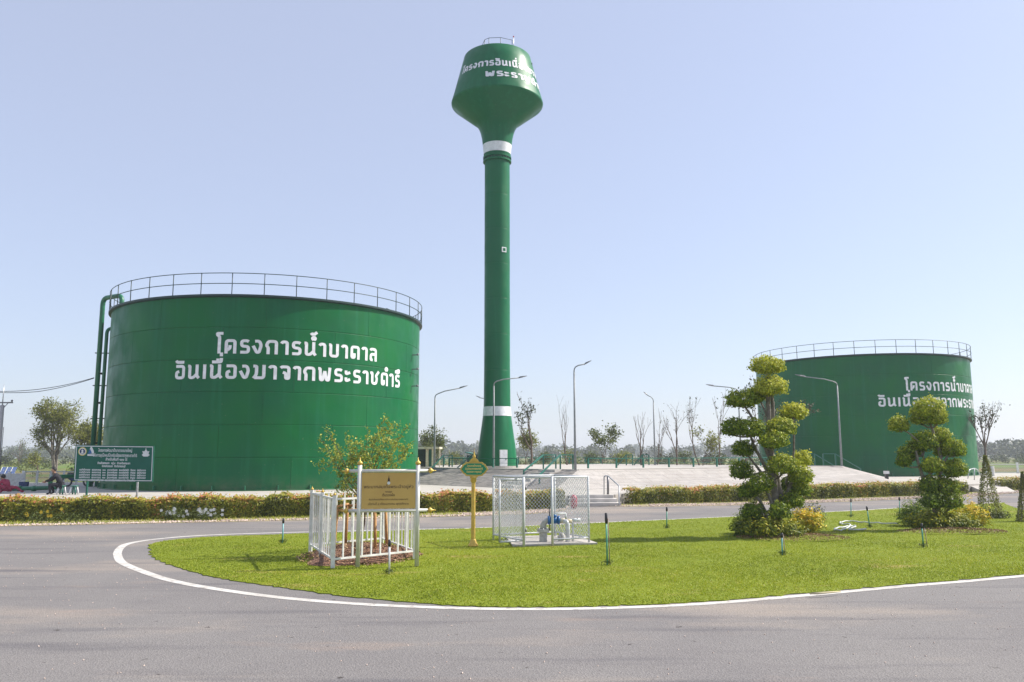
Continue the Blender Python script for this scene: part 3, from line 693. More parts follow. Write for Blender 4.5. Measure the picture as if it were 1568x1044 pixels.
# stair treads down the slope at the corner
st = thing('platform_stair', 'dark concrete stair climbing the paved slope below the green handrails', 'stairs', (0, 0, 0))
_e = Vector((T1[0]-T0[0], T1[1]-T0[1])).normalized(); _n = Vector((_e.y, -_e.x)); _n = -_n if _n.y > 0 else _n      # outward, down the left slope
_q0 = Vector((T1[0], T1[1])); _run = abs((Vector((F1[0], F1[1]))-_q0).dot(_n)); _c = _q0-_e*1.75
for k in range(6):
    d0, d1 = _run*k/6-.05, _run*(k+1)/6; z = TZ-(TZ-PZ)*k/6+.02; A_, B_ = _c-_e*.62, _c+_e*.62
    pl_ = [A_+_n*d0, B_+_n*d0, B_+_n*d1, A_+_n*d1]; MB().prism([(p.x, p.y) for p in pl_], PZ+.004, z).obj('tread', M['concstep'], st)
# far-left stair rails and right stair rails
for lab, px, dpx in (('first green handrail on the far left of the platform, behind the gold sign', (679, 699, 56), (-.9, -.9, -.75)),
                     ('second green handrail beside the dark shed left of the tower', (722, 697, 54), (-1.1, -.6, -.7))):
    p = at(*px); p.z = TZ+.02; stair_rail(p, lab, dpx, (.6, 0, 0))
for lab, px in (('left green handrail at the right end of the platform', (1248, 712, 60)), ('right green handrail at the right end of the platform, by the lamp post', (1280, 712, 60))):
    p = at(*px); p.z = TZ+.02; stair_rail(p, lab, (1.7, -.2, -.75), (-.9, 0, 0), h=.85)
for lab, px in (('left small green handrail on the back edge of the platform', (959, 711, 64)), ('right small green handrail on the back edge of the platform', (984, 711, 65))):
    p = at(*px); p.z = TZ+.02; stair_rail(p, lab, (-.6, .5, -.5), (.5, 0, 0), h=.8)

# front steps up to the terrace and tube handrail
fs_ = thing('entrance_steps', 'three pale concrete steps from the road up to the tank terrace', 'steps', (2.5, 34.9, 0))
for k in range(3):
    b = MB(); w0 = 2.42 - k*.03; b.prism([(2.42+.02*k, 34.9+k*.48), (4.62-.10*k, 35.05+k*.48), (4.55, 36.9), (2.46, 36.7)], .0 if k == 0 else .143*k, .143*(k+1))
    o = b.obj('step', M['concstep'], fs_); 
    for v in o.data.vertices: v.co -= Vector(fs_.location)
t = thing('tube_handrail', 'grey bent tube handrail at the right side of the entrance steps', 'handrail', (4.45, 35.1, .14))
hp = [G(948, 773, .1), at(948, 744, 35.1), at(931, 728.5, 36.2), at(925, 728.5, 36.2), at(925, 757, 36.2)]
pipe(t, 'bent_tube', hp, .028, M['galv'], 8, .12)
MB().tube([L_(t, at(931, 757, 36.5)), L_(t, at(931, 729, 36.5))], .05, 8).obj('post', M['lamp'], t)
# ramp at the right
b = MB(); b.add([(26.3, 45.6, .006), (28.9, 47.2, .006), (30.2, 51.2, PZ+.004), (27.2, 49.6, PZ+.004), (26.3, 45.6, -.1), (28.9, 47.2, -.1), (30.2, 51.2, -.1), (27.2, 49.6, -.1)], [(0, 1, 2, 3), (0, 3, 7, 4), (1, 5, 6, 2), (0, 4, 5, 1)])
tag(b.obj('ramp', M['concrete']), kind='structure')
t = thing('tube_handrail', 'pale arched tube handrail beside the right tank foot', 'handrail', at(1484, 735, 50))
pipe(t, 'bent_tube', [at(1482, 733, 50), at(1484, 719, 50), at(1492, 717, 51), at(1497, 719, 52), at(1504, 733, 53)], .03, M['galv'], 8, .3)
b = MB(); b.tube([L_(t, at(1492, 735, 51)), L_(t, at(1492, 718, 51))], .03, 6); b.obj('post', M['galv'], t)

# ------------------------------------------------------------------ hedges
def hedge(pts, depth, h, label, seed, dens=900):
    r = np.random.default_rng(seed); P_, N_, V_ = [], [], []
    root = thing('hedge', label, 'hedge', (pts[0][0], pts[0][1], 0), 'clipped reddish hedges along the road')
    for (a, b) in zip(pts[:-1], pts[1:]):
        a = np.array(a, float); b = np.array(b, float); d = b-a; Ln = np.linalg.norm(d); d /= Ln; nn = np.array([-d[1], d[0]])
        k = int(Ln*dens*2.3*(h/.8)); s = r.random(k)*Ln; t_ = r.random(k); face = r.random(k)
        hh = h*(1+.07*np.sin(s*2.3+seed)+.05*np.sin(s*5.1)+.03*np.sin(s*11))
        bul = 1+.10*np.sin(s*3.1+1)+.08*np.sin(s*7.7)
        # front face, top, inside
        fr = np.where(face < .42, r.random(k)**2*.12, np.where(face < .66, r.random(k), r.random(k)))
        zz = np.where(face < .42, r.random(k)*hh, np.where(face < .66, hh*(1+r.normal(size=k)*.03), r.random(k)*hh))
        zz += np.where(r.random(k) < .10, r.random(k)*.14, 0)*(zz > .8*hh)
        dep = (fr*depth+(1-bul)*.25)+np.where(zz > .85*hh, .05, 0)
        Q = a[None]+d[None]*s[:, None]+nn[None]*dep[:, None]
        P_.append(np.stack([Q[:, 0], Q[:, 1], zz+.03], 1))
        nv = np.stack([-nn[0]+0*s, -nn[1]+0*s, .35+1.2*(zz > .85*hh)], 1)+r.normal(size=(k, 3))*.7; N_.append(nv)
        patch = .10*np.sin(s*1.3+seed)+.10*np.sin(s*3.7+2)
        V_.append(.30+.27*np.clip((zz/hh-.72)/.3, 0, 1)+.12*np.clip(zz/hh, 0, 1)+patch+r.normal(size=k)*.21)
    P_ = np.concatenate(P_); N_ = np.concatenate(N_); V_ = np.concatenate(V_)
    P_ -= np.array([pts[0][0], pts[0][1], 0])
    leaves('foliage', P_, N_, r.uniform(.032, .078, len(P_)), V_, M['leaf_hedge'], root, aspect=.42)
    # woody stems
    b = MB(); rr = random.Random(seed)
    for (a, c) in zip(pts[:-1], pts[1:]):
        Ln = math.hypot(c[0]-a[0], c[1]-a[1]); dx, dy = (c[0]-a[0])/Ln, (c[1]-a[1])/Ln
        for k in range(int(Ln*3.2)):
            s = (k+rr.random()*.6)/3.2
            if s > Ln: continue
            for q in range(2):
                o = rr.uniform(.2, .8)*depth; x = a[0]+dx*s-dy*o-pts[0][0]; y = a[1]+dy*s+dx*o-pts[0][1]
                b.tube([(x, y, -.02), (x+rr.uniform(-.1, .1), y+rr.uniform(-.1, .1), h*.5), (x+rr.uniform(-.2, .2), y+rr.uniform(-.15, .15), h*.92)], [.012, .009, .004], 4, cap=False)
    tag(b.obj('stem', M['bark'], root), kind='stuff')
    return root
hedge([(-23, 26.3), (-16.96, 27.44), (-10.85, 28.5), (-7.22, 29.55), (-.75, 32.05)], .95, .64, 'long left hedge running below the big left tank, with orange flowers at its foot', 1, 1500)
hedge([(-.40, 32.25), (2.15, 33.5)], .85, .64, 'short hedge segment behind the chain link pump cage', 2, 1300)
hedge([(5.35, 36.4), (10.91, 38.9), (14.63, 40.5), (24.9, 44.9)], .95, .60, 'long right hedge at the foot of the sunlit embankment', 3, 1050)
hedge([(29.2, 49.2), (36., 52.4)], 1.0, .64, 'hedge at the far right edge beyond the ramp', 4, 800)
t = thing('rubbish_bin', 'dark pink bin at the right end of the short hedge behind the cage', 'bin', (2.50, 33.6, 0))
MB().lathe([(.01, .02), (.12, .02), (.14, .25), (.14, .45), (.10, .53), (.03, .56), (.01, .56)], 20).obj('bin_body', M['red'], t)
MB().lathe([(.14, .42), (.155, .44), (.14, .46)], 20).obj('bin_rim', M['red'], t)

# flowers by the hedge
def flower_patch(name, px, py, n, w_, m, label, leafy=True, fs=.062):
    c = G(px, py+4.5, 0); r = rng.normal(size=(n, 3))*[w_, .10, .09]; P = np.array([0, 0, .26])+r; P[:, 2] = np.abs(P[:, 2])
    root = thing(name, label, 'flowers', (c.x, c.y-.05, 0))
    b = MB()
    for p in P:
        for k in range(5):
            a = 2*PI*k/5+p[0]*9; d = Vector((math.cos(a), -.45, math.sin(a))).normalized()*fs; q = Vector(p)
            s_ = Vector((-math.sin(a), 0, math.cos(a)))*fs*.45
            b.add([q, q+d*.6+s_, q+d*1.1, q+d*.6-s_], [(0, 1, 2, 3)])
    b.obj('petals', m, root)
    k = 500; Q = rng.normal(size=(k, 3))*[w_*1.2, .16, .12]+[0, .05, .16]; Q[:, 2] = np.abs(Q[:, 2])
    leaves('foliage', Q, rng.normal(size=(k, 3))+[0, -.5, .6], np.full(k, .04), .3+.2*rng.random(k), M['leaf_tree'], root)
flower_patch('marigold_plant', 34, 792, 11, .55, M['marigold'], 'orange marigolds flowering at the foot of the left hedge')
flower_patch('daisy_plant', 75, 796, 9, .60, M['yellowpetal'], 'yellow and pale flowers right of the orange marigolds')
flower_patch('white_flower_plant', 266, 792, 14, .16, M['whitepetal'], 'left clump of white flowers in front of the left hedge')
flower_patch('white_flower_plant', 312, 792, 26, .24, M['whitepetal'], 'right larger clump of white flowers in front of the left hedge')

# ------------------------------------------------------------------ trees
class Tree:
    def __init__(s, seed): s.r = random.Random(seed); s.b = MB(); s.tips = []
    def grow(s, p, d, L, rad, depth, spread, kids, curve=.12, up=.15, ratio=.68):
        r = s.r; pts = [p.copy()]; dd = d.copy(); n = 4
        for i in range(n):
            dd = (dd+Vector((r.gauss(0, curve), r.gauss(0, curve), up*curve*3+r.gauss(0, curve*.4)))).normalized(); pts.append(pts[-1]+dd*L/n)
        rads = [max(rad*(1-.35*i/n), .0085) for i in range(n+1)]
        s.b.tube(pts, rads, 6 if rad > .03 else 4, cap=False)
        if depth <= 1:
            for q in pts[2:]: s.tips.append(q)
        if depth == 0: return
        for k in range(kids):
            i = r.choice([2, 3, 4, 4]) if k else 4
            a = r.uniform(0, 2*PI); o = dd.orthogonal().normalized(); o.rotate(Matrix.Rotation(a, 3, dd))
            nd = (dd+o*r.uniform(.5, 1.2)*spread).normalized()
            s.grow(pts[i], nd, L*ratio*r.uniform(.8, 1.15), rads[i]*.72, depth-1, spread, kids, curve, up, ratio)
def tree(label, base, H, seed, depth=3, kids=3, spread=.55, trunk=.4, leaf=0, lsize=.12, lm='leaf_tree', clump=.3, name='tree', bark='bark', rad=.07, group='trees beyond the platform', stems=1, lean=(0, 0), white=0, up=.15, crown_z=0, ratio=.68):
    root = thing(name, label, 'tree', base, group); T = Tree(seed)
    for k in range(stems):
        rr = T.r; d = Vector((lean[0]+(rr.gauss(0, .12) if stems > 1 else 0), lean[1]+(rr.gauss(0, .12) if stems > 1 else 0), 1)).normalized()
        p0 = Vector(((rr.gauss(0, .35) if stems > 1 else 0), (rr.gauss(0, .25) if stems > 1 else 0), 0))
        T.grow(p0, d, H*trunk, rad, depth, spread, kids, .10, up, ratio)
    zmax = max(v[2] for v in T.b.v); f = H/zmax
    T.b.v = [(x*(f*.5+.5), y*(f*.5+.5), z*f) for x, y, z in T.b.v]; tips = [Vector((q.x*(f*.5+.5), q.y*(f*.5+.5), q.z*f)) for q in T.tips]
    T.b.obj('trunk', M[bark], root)
    if white: MB().lathe([(rad*1.15, 0), (rad*1.05, white)], 10).obj('limewash', M['limewash'], root)
    if leaf:
        tips = [q for q in tips if q.z > crown_z*H] or tips
        C = np.array([tuple(q) for q in tips]); idx = rng.integers(0, len(C), leaf)
        P = C[idx]+rng.normal(size=(leaf, 3))*clump*np.array([1, 1, .7])
        v = .5+.28*rng.normal(size=leaf)+.25*np.sin(C[idx][:, 2]*3+C[idx][:, 0]*5)
        leaves('crown', P, rng.normal(size=(leaf, 3))+[0, 0, .5], rng.uniform(.6, 1.2, leaf)*lsize, v, M[lm], root, aspect=.45)
    return root
def tb(px, D, z=.2): p = at(px, 700, D); return (p.x, p.y, z)
tree('large airy tree with pale green leaves left of the left tank', tb(84, 78), 7.4, 11, 3, 5, .75, .50, 7000, .11, 'leaf_light', .30, rad=.11, bark='barkgrey', stems=4, group='trees behind the left yard', ratio=.50, up=.10)
tree('bushier green tree between the large airy tree and the tank pipes', tb(128, 84), 5.6, 12, 3, 4, .7, .3, 3800, .14, 'leaf_light', .4, rad=.1, stems=2, group='trees behind the left yard')
tree('small leafy tree right of the white booth, behind a lamp post', tb(682, 66), 4.3, 13, 3, 3, .75, .36, 900, .10, 'leaf_tree', .18, rad=.055)
tree('dark bush like tree directly above the white booth', tb(657, 74), 4.0, 14, 3, 4, .6, .2, 2200, .12, 'leaf_tree', .3, rad=.07)
tree('upright bare tree with few leaf tufts just right of the tower', tb(814, 60, 1.3), 5.5, 15, 3, 3, .45, .34, 230, .12, 'leaf_far', .14, rad=.085, up=.3)
tree('green shrubby tree half hidden behind the tower foot', tb(806, 70), 4.1, 16, 3, 3, .5, .3, 1500, .11, 'leaf_light', .25, rad=.06)
tree('thin leafless tree left of the tall lamp post', tb(871, 68, .4), 6.8, 17, 3, 3, .30, .42, rad=.075, up=.5)
tree('round crowned green tree right of the tall lamp post', tb(921, 74), 4.6, 18, 3, 3, .65, .38, 1300, .12, 'leaf_tree', .24, rad=.06)
tree('leafless tree left of the short lamp post', tb(982, 66, .4), 5.2, 19, 3, 3, .40, .40, rad=.08, up=.4)
tree('thin leafless tree right of the short lamp post', tb(1006, 68, .4), 5.6, 20, 3, 3, .25, .45, 30, .09, 'leaf_far', .1, rad=.065, up=.5)
tree('wide leafless tree in the middle of the bare row', tb(1036, 66, .4), 6.1, 21, 3, 3, .55, .40, 30, .09, 'leaf_far', .1, rad=.09, up=.3)
tree('tall thin tree with green leaves on its lower half, left of the first topiary', tb(1077, 64, .4), 7.0, 22, 3, 3, .32, .40, 90, .10, 'leaf_far', .12, rad=.07, stems=2, up=.4)
tree('small green tree at the foot of the tall thin tree', tb(1072, 63, .4), 3.9, 23, 3, 4, .7, .36, 650, .10, 'leaf_light', .2, rad=.04)
tree('sparse dark leaved tree behind the first topiary', tb(1136, 58, .4), 7.2, 24, 3, 4, .5, .5, 500, .13, 'leaf_far', .2, rad=.09)
tree('leaning sparse tree with white painted foot at the far right', tb(1518, 66, .43), 6.0, 25, 3, 4, .30, .45, 330, .12, 'leaf_far', .2, rad=.13, lean=(-.05, 0), white=.8, up=.4)
for px, D, h, s in ((948, 95, 2.8, 31), (903, 110, 3.0, 32), (960, 130, 3.6, 33), (1050, 120, 3.2, 34), (700, 120, 3.4, 35), (1105, 105, 2.8, 36), (60, 100, 3.2, 37), (835, 115, 3.1, 38), (868, 98, 3.4, 39), (30, 150, 5.6, 40)):
    lab = {948: 'low green bush tree between two leafless trees, far behind', 903: 'low far bush left of the round crowned tree', 960: 'far dark tree behind the platform railing, near the bare row', 1050: 'far low tree behind the wide leafless tree', 700: 'far low tree left of the tower foot', 1105: 'far low tree left of the first topiary',
           60: 'low bush under the large airy tree', 835: 'far low tree above the stair handrails', 868: 'far low bush behind the thin leafless tree', 30: 'hazy leafless round tree on the left horizon'}[px]
    tree(lab, tb(px, D, 0), h*(.78 if px != 30 else 1), s, 3, 4, .75, .25, 520 if px != 30 else 250, .14, 'leaf_tree' if px % 4 else 'leaf_light', .42, rad=.06, group='low trees in the fields behind')

# distant woods, one mass
n = 0; PP, VV, SS = [], [], []
def belt(D0, D1, x0, x1, n, h0, h1, seed):
    r = np.random.default_rng(seed)
    for k in range(n):
        D = r.uniform(D0, D1); px = r.uniform(x0, x1); x = (px-784)/FPX*D; h = r.uniform(h0, h1); wd = r.uniform(.5, 1.1)*h*.7
        kk = 130; d = r.normal(size=(kk, 3)); d /= np.linalg.norm(d, axis=1, keepdims=True)
        PP.append(np.array([x, D, h*.52])+d*(r.random((kk, 1))**.4)*np.array([wd, wd, h*.5])*(1+.15*np.sin(d[:, :1]*7)))
        VV.append(r.normal(size=kk)*.25+r.uniform(.2, .8)); SS.append(np.full(kk, h*.09)*r.uniform(.7, 1.3, kk))
belt(420, 600, -150, 1720, 330, 4.5, 8.5, 51); belt(750, 1020, -200, 1780, 260, 9, 15, 52); belt(170, 250, -150, 1720, 170, 1.5, 2.8, 55); belt(300, 420, 1420, 1780, 60, 7.0, 9.5, 53); belt(480, 640, 560, 770, 46, 9.0, 12.5, 54)
PP = np.concatenate(PP); o = leaves('distant_woods', PP, rng.normal(size=PP.shape)+[0, -.4, .6], np.concatenate(SS), np.concatenate(VV), M['leaf_far'], aspect=.8)
tag(o, kind='stuff')
# scrub in the middle distance
PP, VV, SS = [], [], []
r = np.random.default_rng(60)
for k in range(260):
    D = r.uniform(85, 230); px = r.uniform(-120, 1700)
    if 1300 < px: D = r.uniform(170, 240)
    x = (px-784)/FPX*D; h = r.uniform(.5, 1.8); kk = 90; d = r.normal(size=(kk, 3)); d /= np.linalg.norm(d, axis=1, keepdims=True)
    PP.append(np.array([x, D, h*.45])+d*(r.random((kk, 1))**.5)*np.array([h*1.3, h, h*.55])); VV.append(r.normal(size=kk)*.25+r.uniform(.2, .9)); SS.append(np.full(kk, h*.12))
PP = np.concatenate(PP); o = leaves('field_scrub', PP, rng.normal(size=PP.shape)+[0, -.4, .6], np.concatenate(SS), np.concatenate(VV), M['leaf_tree'], aspect=.7); tag(o, kind='stuff')

# ------------------------------------------------------------------ lamp posts
def lamp_post(label, px, pyb, D, pts, zb=None):
    """pts: the pole from its foot to the lamp end, in picture points at depth D"""
    base = at(px, pyb, D); base.z = zb if zb is not None else base.z
    t = thing('street_lamp', label, 'street lamp', base, 'grey street lamps on the platform')
    P = [Vector((0, 0, 0))]+[L_(t, at(x, y, D)) for x, y in pts]
    P[1].x = 0; P[1].z = P[1].z
    H = P[1]; arm = P[2]-P[1]
    b = MB(); b.tube([(0, 0, 0), (0, 0, H.z*.5), (0, 0, H.z-.15)], [.075, .06, .045], 10); b.obj('pole', M['lampgrey'], t)
    q = [Vector((0, 0, H.z-.16)), Vector((0, 0, H.z-.05)), Vector((arm.x*.03, 0, H.z+.06)), Vector((arm.x*.10, 0, H.z+.15)), H+arm*.25, H+arm*.80]
    q[4] = H+arm*.3+Vector((0, 0, .12)); b = MB(); b.tube(q, .035, 8); b.obj('arm', M['lampgrey'], t)
    e = H+arm*.78; d = arm.normalized(); L = max(.42, arm.length*.26); s = Vector((0, 1, 0))
    b = MB(); up = Vector((0, 0, 1)); sec = [(0, .05, .04), (.12, .10, .07), (.55, .13, .05), (1., .05, .02)]; vs = []
    for k, w_, h_ in sec:
        c = e+d*L*k; vs += [c-s*w_-up*h_*.4, c+s*w_-up*h_*.4, c+s*w_*.7+up*h_, c-s*w_*.7+up*h_]
    fs = [(3, 2, 1, 0), (12, 13, 14, 15)]+[(i*4+j, i*4+(j+1) % 4, i*4+4+(j+1) % 4, i*4+4+j) for i in range(3) for j in range(4)]
    b.add(vs, fs); b.obj('lamp_head', M['lamp'], t)
    b = MB(); b.box((-.13, -.13, 0), (.13, .13, .025)); b.obj('base_plate', M['galv'], t)
    return t
lamp_post('lamp post at the right shoulder of the left tank, arm to the right', 665, 714, 56, [(666.5, 606), (714, 591)], TZ)
lamp_post('lamp post in front of the tower foot, arm reaching right', 756, 716, 51, [(756, 587), (805, 576)], TZ+.02)
lamp_post('tallest lamp post at the platform corner beside the stair, short arm', 881, 719, 45.3, [(877.5, 566), (900, 555)], TZ)
lamp_post('short lamp post among the leafless trees', 1003, 711, 66, [(1001, 613), (989, 603)], TZ)
lamp_post('lamp post half hidden behind the first topiary, arm to the left', 1135, 708, 60, [(1127, 598), (1083, 589)], TZ)
lamp_post('lamp post in front of the right tank, arm reaching left', 1289, 713.5, 57.6, [(1281, 587), (1220, 574)], TZ)
lamp_post('lamp post behind the tower, only its lamp head showing at the left', 746, 712, 66, [(748, 614), (733, 608)], TZ)

# ------------------------------------------------------------------ booth and shed behind
bt = thing('booth', 'cream framed booth with dark opening beside the left tank', 'booth', at(655, 714, 58))
bt.location.z = TZ
def lb(root, a, b, D0, D1): # box between picture points
    p = at(a[0], a[1], D0); q = at(b[0], b[1], D0); return (p.x, D0, min(p.z, q.z)), (q.x, D1, max(p.z, q.z))
def pbox(root, name, a, b, D0, D1, m):
    p, q = lb(root, a, b, D0, D1); o = MB().box(L_(root, p), L_(root, q)).obj(name, m, root); return o
pbox(bt, 'wall', (636, 688), (653, 718), 58.3, 60, M['dark']); pbox(bt, 'door_post', (652, 688), (655.5, 718), 58, 58.2, M['cream'])
pbox(bt, 'door', (655.6, 688), (661, 718), 58.25, 58.35, M['greenmetal']); pbox(bt, 'door_post', (661.2, 686), (664, 718), 58, 58.2, M['cream'])
pbox(bt, 'roof', (634, 684), (673, 687), 57.8, 60.2, M['cream']); pbox(bt, 'frame_post', (672, 687), (673.6, 718), 57.9, 58.05, M['cream']); pbox(bt, 'window', (640, 691), (650, 706), 58.26, 58.295, M['dark'])
sd = thing('shed', 'small dark green shed with light sloping roof left of the tower foot', 'shed', at(722, 712, 60)); sd.location.z = TZ
pbox(sd, 'wall', (715, 697), (731, 715), 60, 61.2, M['railgrey'])
a, b_ = at(712, 692, 59.6), at(733, 696, 59.6); b = MB()
b.add([L_(sd, a), L_(sd, b_), L_(sd, b_+Vector((.1, 2, -.1))), L_(sd, a+Vector((.3, 2, 0))), L_(sd, a-Vector((0, 0, .06))), L_(sd, b_-Vector((0, 0, .06)))], [(0, 1, 2, 3), (0, 4, 5, 1)])
b.obj('roof', M['greenmetal'], sd)
for x in (718, 722, 726): pbox(sd, 'wall_panel', (x, 698), (x+2.6, 712), 59.95, 60.0, M['pipegreen'])
# small white box sign by the right tank
t = thing('meter_box', 'small white box on a dark stand at the foot of the right tank', 'box', at(1358, 734, 55)); t.location.z = PZ
pbox(t, 'box', (1354.5, 721), (1362, 725.5), 55, 55.2, M['whitemetal']); pbox(t, 'stand', (1356, 725.6), (1361, 734), 55.03, 55.2, M['black'])

# ------------------------------------------------------------------ left yard
t = thing('electric_pole', 'tall concrete electric pole at the left edge with a cross arm', 'pole', (-27.6, 44, PZ-.02))
b = MB(); b.tube([(0, 0, 0), (0, 0, 4.5)], [.14, .10], 10); b.obj('pole', M['polecon'], t)
b = MB(); b.tube([(0, 0, 4.5), (0, 0, 5.6)], [.03, .015], 5); b.obj('rod', M['galv'], t)
b = MB(); b.bar((-.55, 0, 4.62), (.55, 0, 4.62), .07); b.bar((-.3, 0, 4.6), (0, 0, 4.25), .03); b.bar((.3, 0, 4.6), (0, 0, 4.25), .03); b.obj('cross_arm', M['lamp'], t)
for x in (-.5, .5):
    b = MB(); b.sphere((x, 0, 4.72), .06, 8); b.obj('insulator', M['lamp'], t)
b = MB(); b.tube([(.17, .0, 0), (.17, 0, 3.3)], .015, 5); b.obj('conduit', M['black'], t)
A = Vector((XA-.15, 46.8, 6.65)); Bv = at(-30, 598, 44.5)
for k in range(2):
    pts = []
    for i in range(19):
        q = i/18; p = A.lerp(Bv, q); p.z += -.30*4*q*(1-q)-.10*k*(1-abs(2*q-1))-.03*k; pts.append(p)
    tag(MB().tube(pts, .018, 5).obj('overhead_cable', M['cable']), ['upper black cable sagging from the tank pipe to the left edge', 'lower black cable sagging from the tank pipe to the left edge'][k], 'cable', 'overhead cables left of the tank')
# white fence panels
t = thing('white_fence', 'white slatted metal fence at the left edge behind the green pipe', 'fence', G(20, 745, PZ))
a, c = L_(t, at(-12, 747, 44)), L_(t, at(34, 745, 45)); H_ = .78
a.z = c.z = 0
for k in range(26):
    p = a.lerp(c, k/25); b = MB(); b.box((p.x-.03, p.y-.012, .05), (p.x+.03, p.y+.012, H_)); b.obj('slat', M['whitemetal'], t)
for z in (.06, H_): MB().bar(a+Vector((0, .03, z)), c+Vector((0, .03, z)), .04).obj('rail', M['whitemetal'], t)
for k in (0, .5, 1): p = a.lerp(c, k); MB().box((p.x-.07, p.y+.02, 0), (p.x+.07, p.y+.12, H_+.12)).obj('post', M['whitemetal'], t)
# rail fence behind
t = thing('wire_fence', 'low wire fence with pale top rail behind the seated person', 'fence', G(40, 743, PZ))
a, c = at(36, 722, 49), at(118, 722, 52); a, c = L_(t, a), L_(t, c); 
MB().bar(a, c, .07, .07).obj('top_rail', M['whitemetal'], t)
for k in range(5):
    p = a.lerp(c, k/4); MB().box((p.x-.05, p.y-.05, 0), (p.x+.05, p.y+.05, p.z+.06)).obj('post', M['whitemetal'], t)
b = MB()
for k in range(40):
    for s in (-1, 1):
        x0 = a.lerp(c, k/40); x1 = a.lerp(c, (k+s*3)/40) if 0 <= k+s*3 <= 40 else None
        if x1 is None: continue
        b.tube([(x0.x, x0.y, .05), (x1.x, x1.y, x1.z-.03)], .006, 3, cap=False)
b.obj('wire_mesh', M['galv'], t)
# right far fence
t = thing('white_fence', 'low white fence at the far right in front of the green field', 'fence', (43.5, 75.5, PZ), None)
a, c = Vector((0, 0, 0)), Vector((12, .5, 0))
for z in (.82, .08): MB().bar(a+Vector((0, 0, z)), c+Vector((0, 0, z)), .05).obj('rail', M['whitemetal'], t)
for k in range(5): p = a.lerp(c, k/4); MB().box((p.x-.09, p.y-.05, 0), (p.x+.09, p.y+.05, 1.0)).obj('post', M['whitemetal'], t)
b = MB()
for k in range(70):
    for s in (-1, 1):
        if 0 <= k+s*4 <= 70: x0 = a.lerp(c, k/70); x1 = a.lerp(c, (k+s*4)/70); b.tube([(x0.x, x0.y, .08), (x1.x, x1.y, .82)], .006, 3, cap=False)
b.obj('wire_mesh', M['galv'], t)
# solar panels
t = thing('solar_panel', 'blue tilted solar panels beyond the white fence at the left edge', 'solar panel', at(14, 735, 62)); t.location.z = 0
for k in range(3):
    p = at(-2+k*8, 727, 61); q = at(-2+k*8+7, 727, 61); u = at(4+k*8, 715, 63)-p
    b = MB(); o = L_(t, p); b.add([o, o+(q-p), o+(q-p)+u, o+u, o-Vector((0, 0, .04)), o+(q-p)-Vector((0, 0, .04))], [(0, 1, 2, 3), (0, 4, 5, 1)]); pn = b.obj('panel', M['solar'], t)
    b = MB(); b.bar(o+u*.5+Vector((0, 0, .01)), o+(q-p)+u*.5+Vector((0, 0, .01)), .02); b.bar(o, o+u, .025); b.obj('panel_frame', M['whitemetal'], pn)
    MB().bar(o+u*.5+(q-p)*.5, Vector((o.x+.3, o.y+1, 0)), .07).obj('leg', M['galv'], t)
# green pipes
t = thing('green_pipeline', 'green water pipeline lying on the terrace and rising in a bend at the left', 'pipeline', G(50, 748, PZ))
pipe(t, 'horizontal_pipe', [at(14, 748.5, 41), at(86, 746.5, 41)], .10, M['pipegreen'])
pipe(t, 'riser_pipe', [at(77, 748, 41.2), at(77.5, 730.5, 41.2), at(112, 729, 42)], .105, M['pipegreen'], 12, .22)
for x in (30, 52): p = L_(t, at(x, 748.3, 41)); MB().tube([p-Vector((.06, 0, 0)), p+Vector((.06, 0, 0))], .15, 12).obj('flange', M['pipegreen'], t)

# people (skinned figures)
def figure(name, V, E, Rr, m, parent, root=0):
    me = bpy.data.meshes.new(name); me.from_pydata(V, E, []); me.update(); o = bpy.data.objects.new(name, me); col.objects.link(o)
    md = o.modifiers.new('s', 'SKIN'); sv_ = me.skin_vertices[0].data
    for i, r_ in enumerate(Rr): sv_[i].radius = (r_, r_)
    sv_[root].use_root = True
    o.modifiers.new('u', 'SUBSURF').levels = 1
    dg = bpy.context.evaluated_depsgraph_get(); me2 = bpy.data.meshes.new_from_object(o.evaluated_get(dg)); o.modifiers.clear(); o.data = me2; me2.name = name
    me2.materials.clear(); me2.materials.append(m); me2.polygons.foreach_set('use_smooth', [True]*len(me2.polygons)); o.parent = parent; return o
def head(parent, c, r, m_skin, fwd):
    b = MB(); b.sphere(c, r, 14, sq=1.22); f = Vector(fwd).normalized(); s = Vector((-f.y, f.x, 0)); c = Vector(c)
    b.sphere(c+f*r*.98-Vector((0, 0, r*.1)), r*.17, 6); b.sphere(c+s*r*.95, r*.2, 6); b.sphere(c-s*r*.95, r*.2, 6)
    h = b.obj('head', m_skin, parent)
    e = MB(); e.sphere(c+f*r*.88+s*r*.33+Vector((0, 0, r*.12)), r*.1, 6); e.sphere(c+f*r*.88-s*r*.33+Vector((0, 0, r*.12)), r*.1, 6); e.obj('eyes', M['hair'], h)
    mo = MB(); mo.bar(c+f*r*.86+s*r*.25-Vector((0, 0, r*.5)), c+f*r*.86-s*r*.25-Vector((0, 0, r*.5)), r*.1); mo.obj('mouth', M['red'], h)
    hr = MB(); hr.sphere(c-f*r*.22+Vector((0, 0, r*.26)), r*1.06, 14, sq=1.12); hr.obj('hair', M['hair'], h); return h
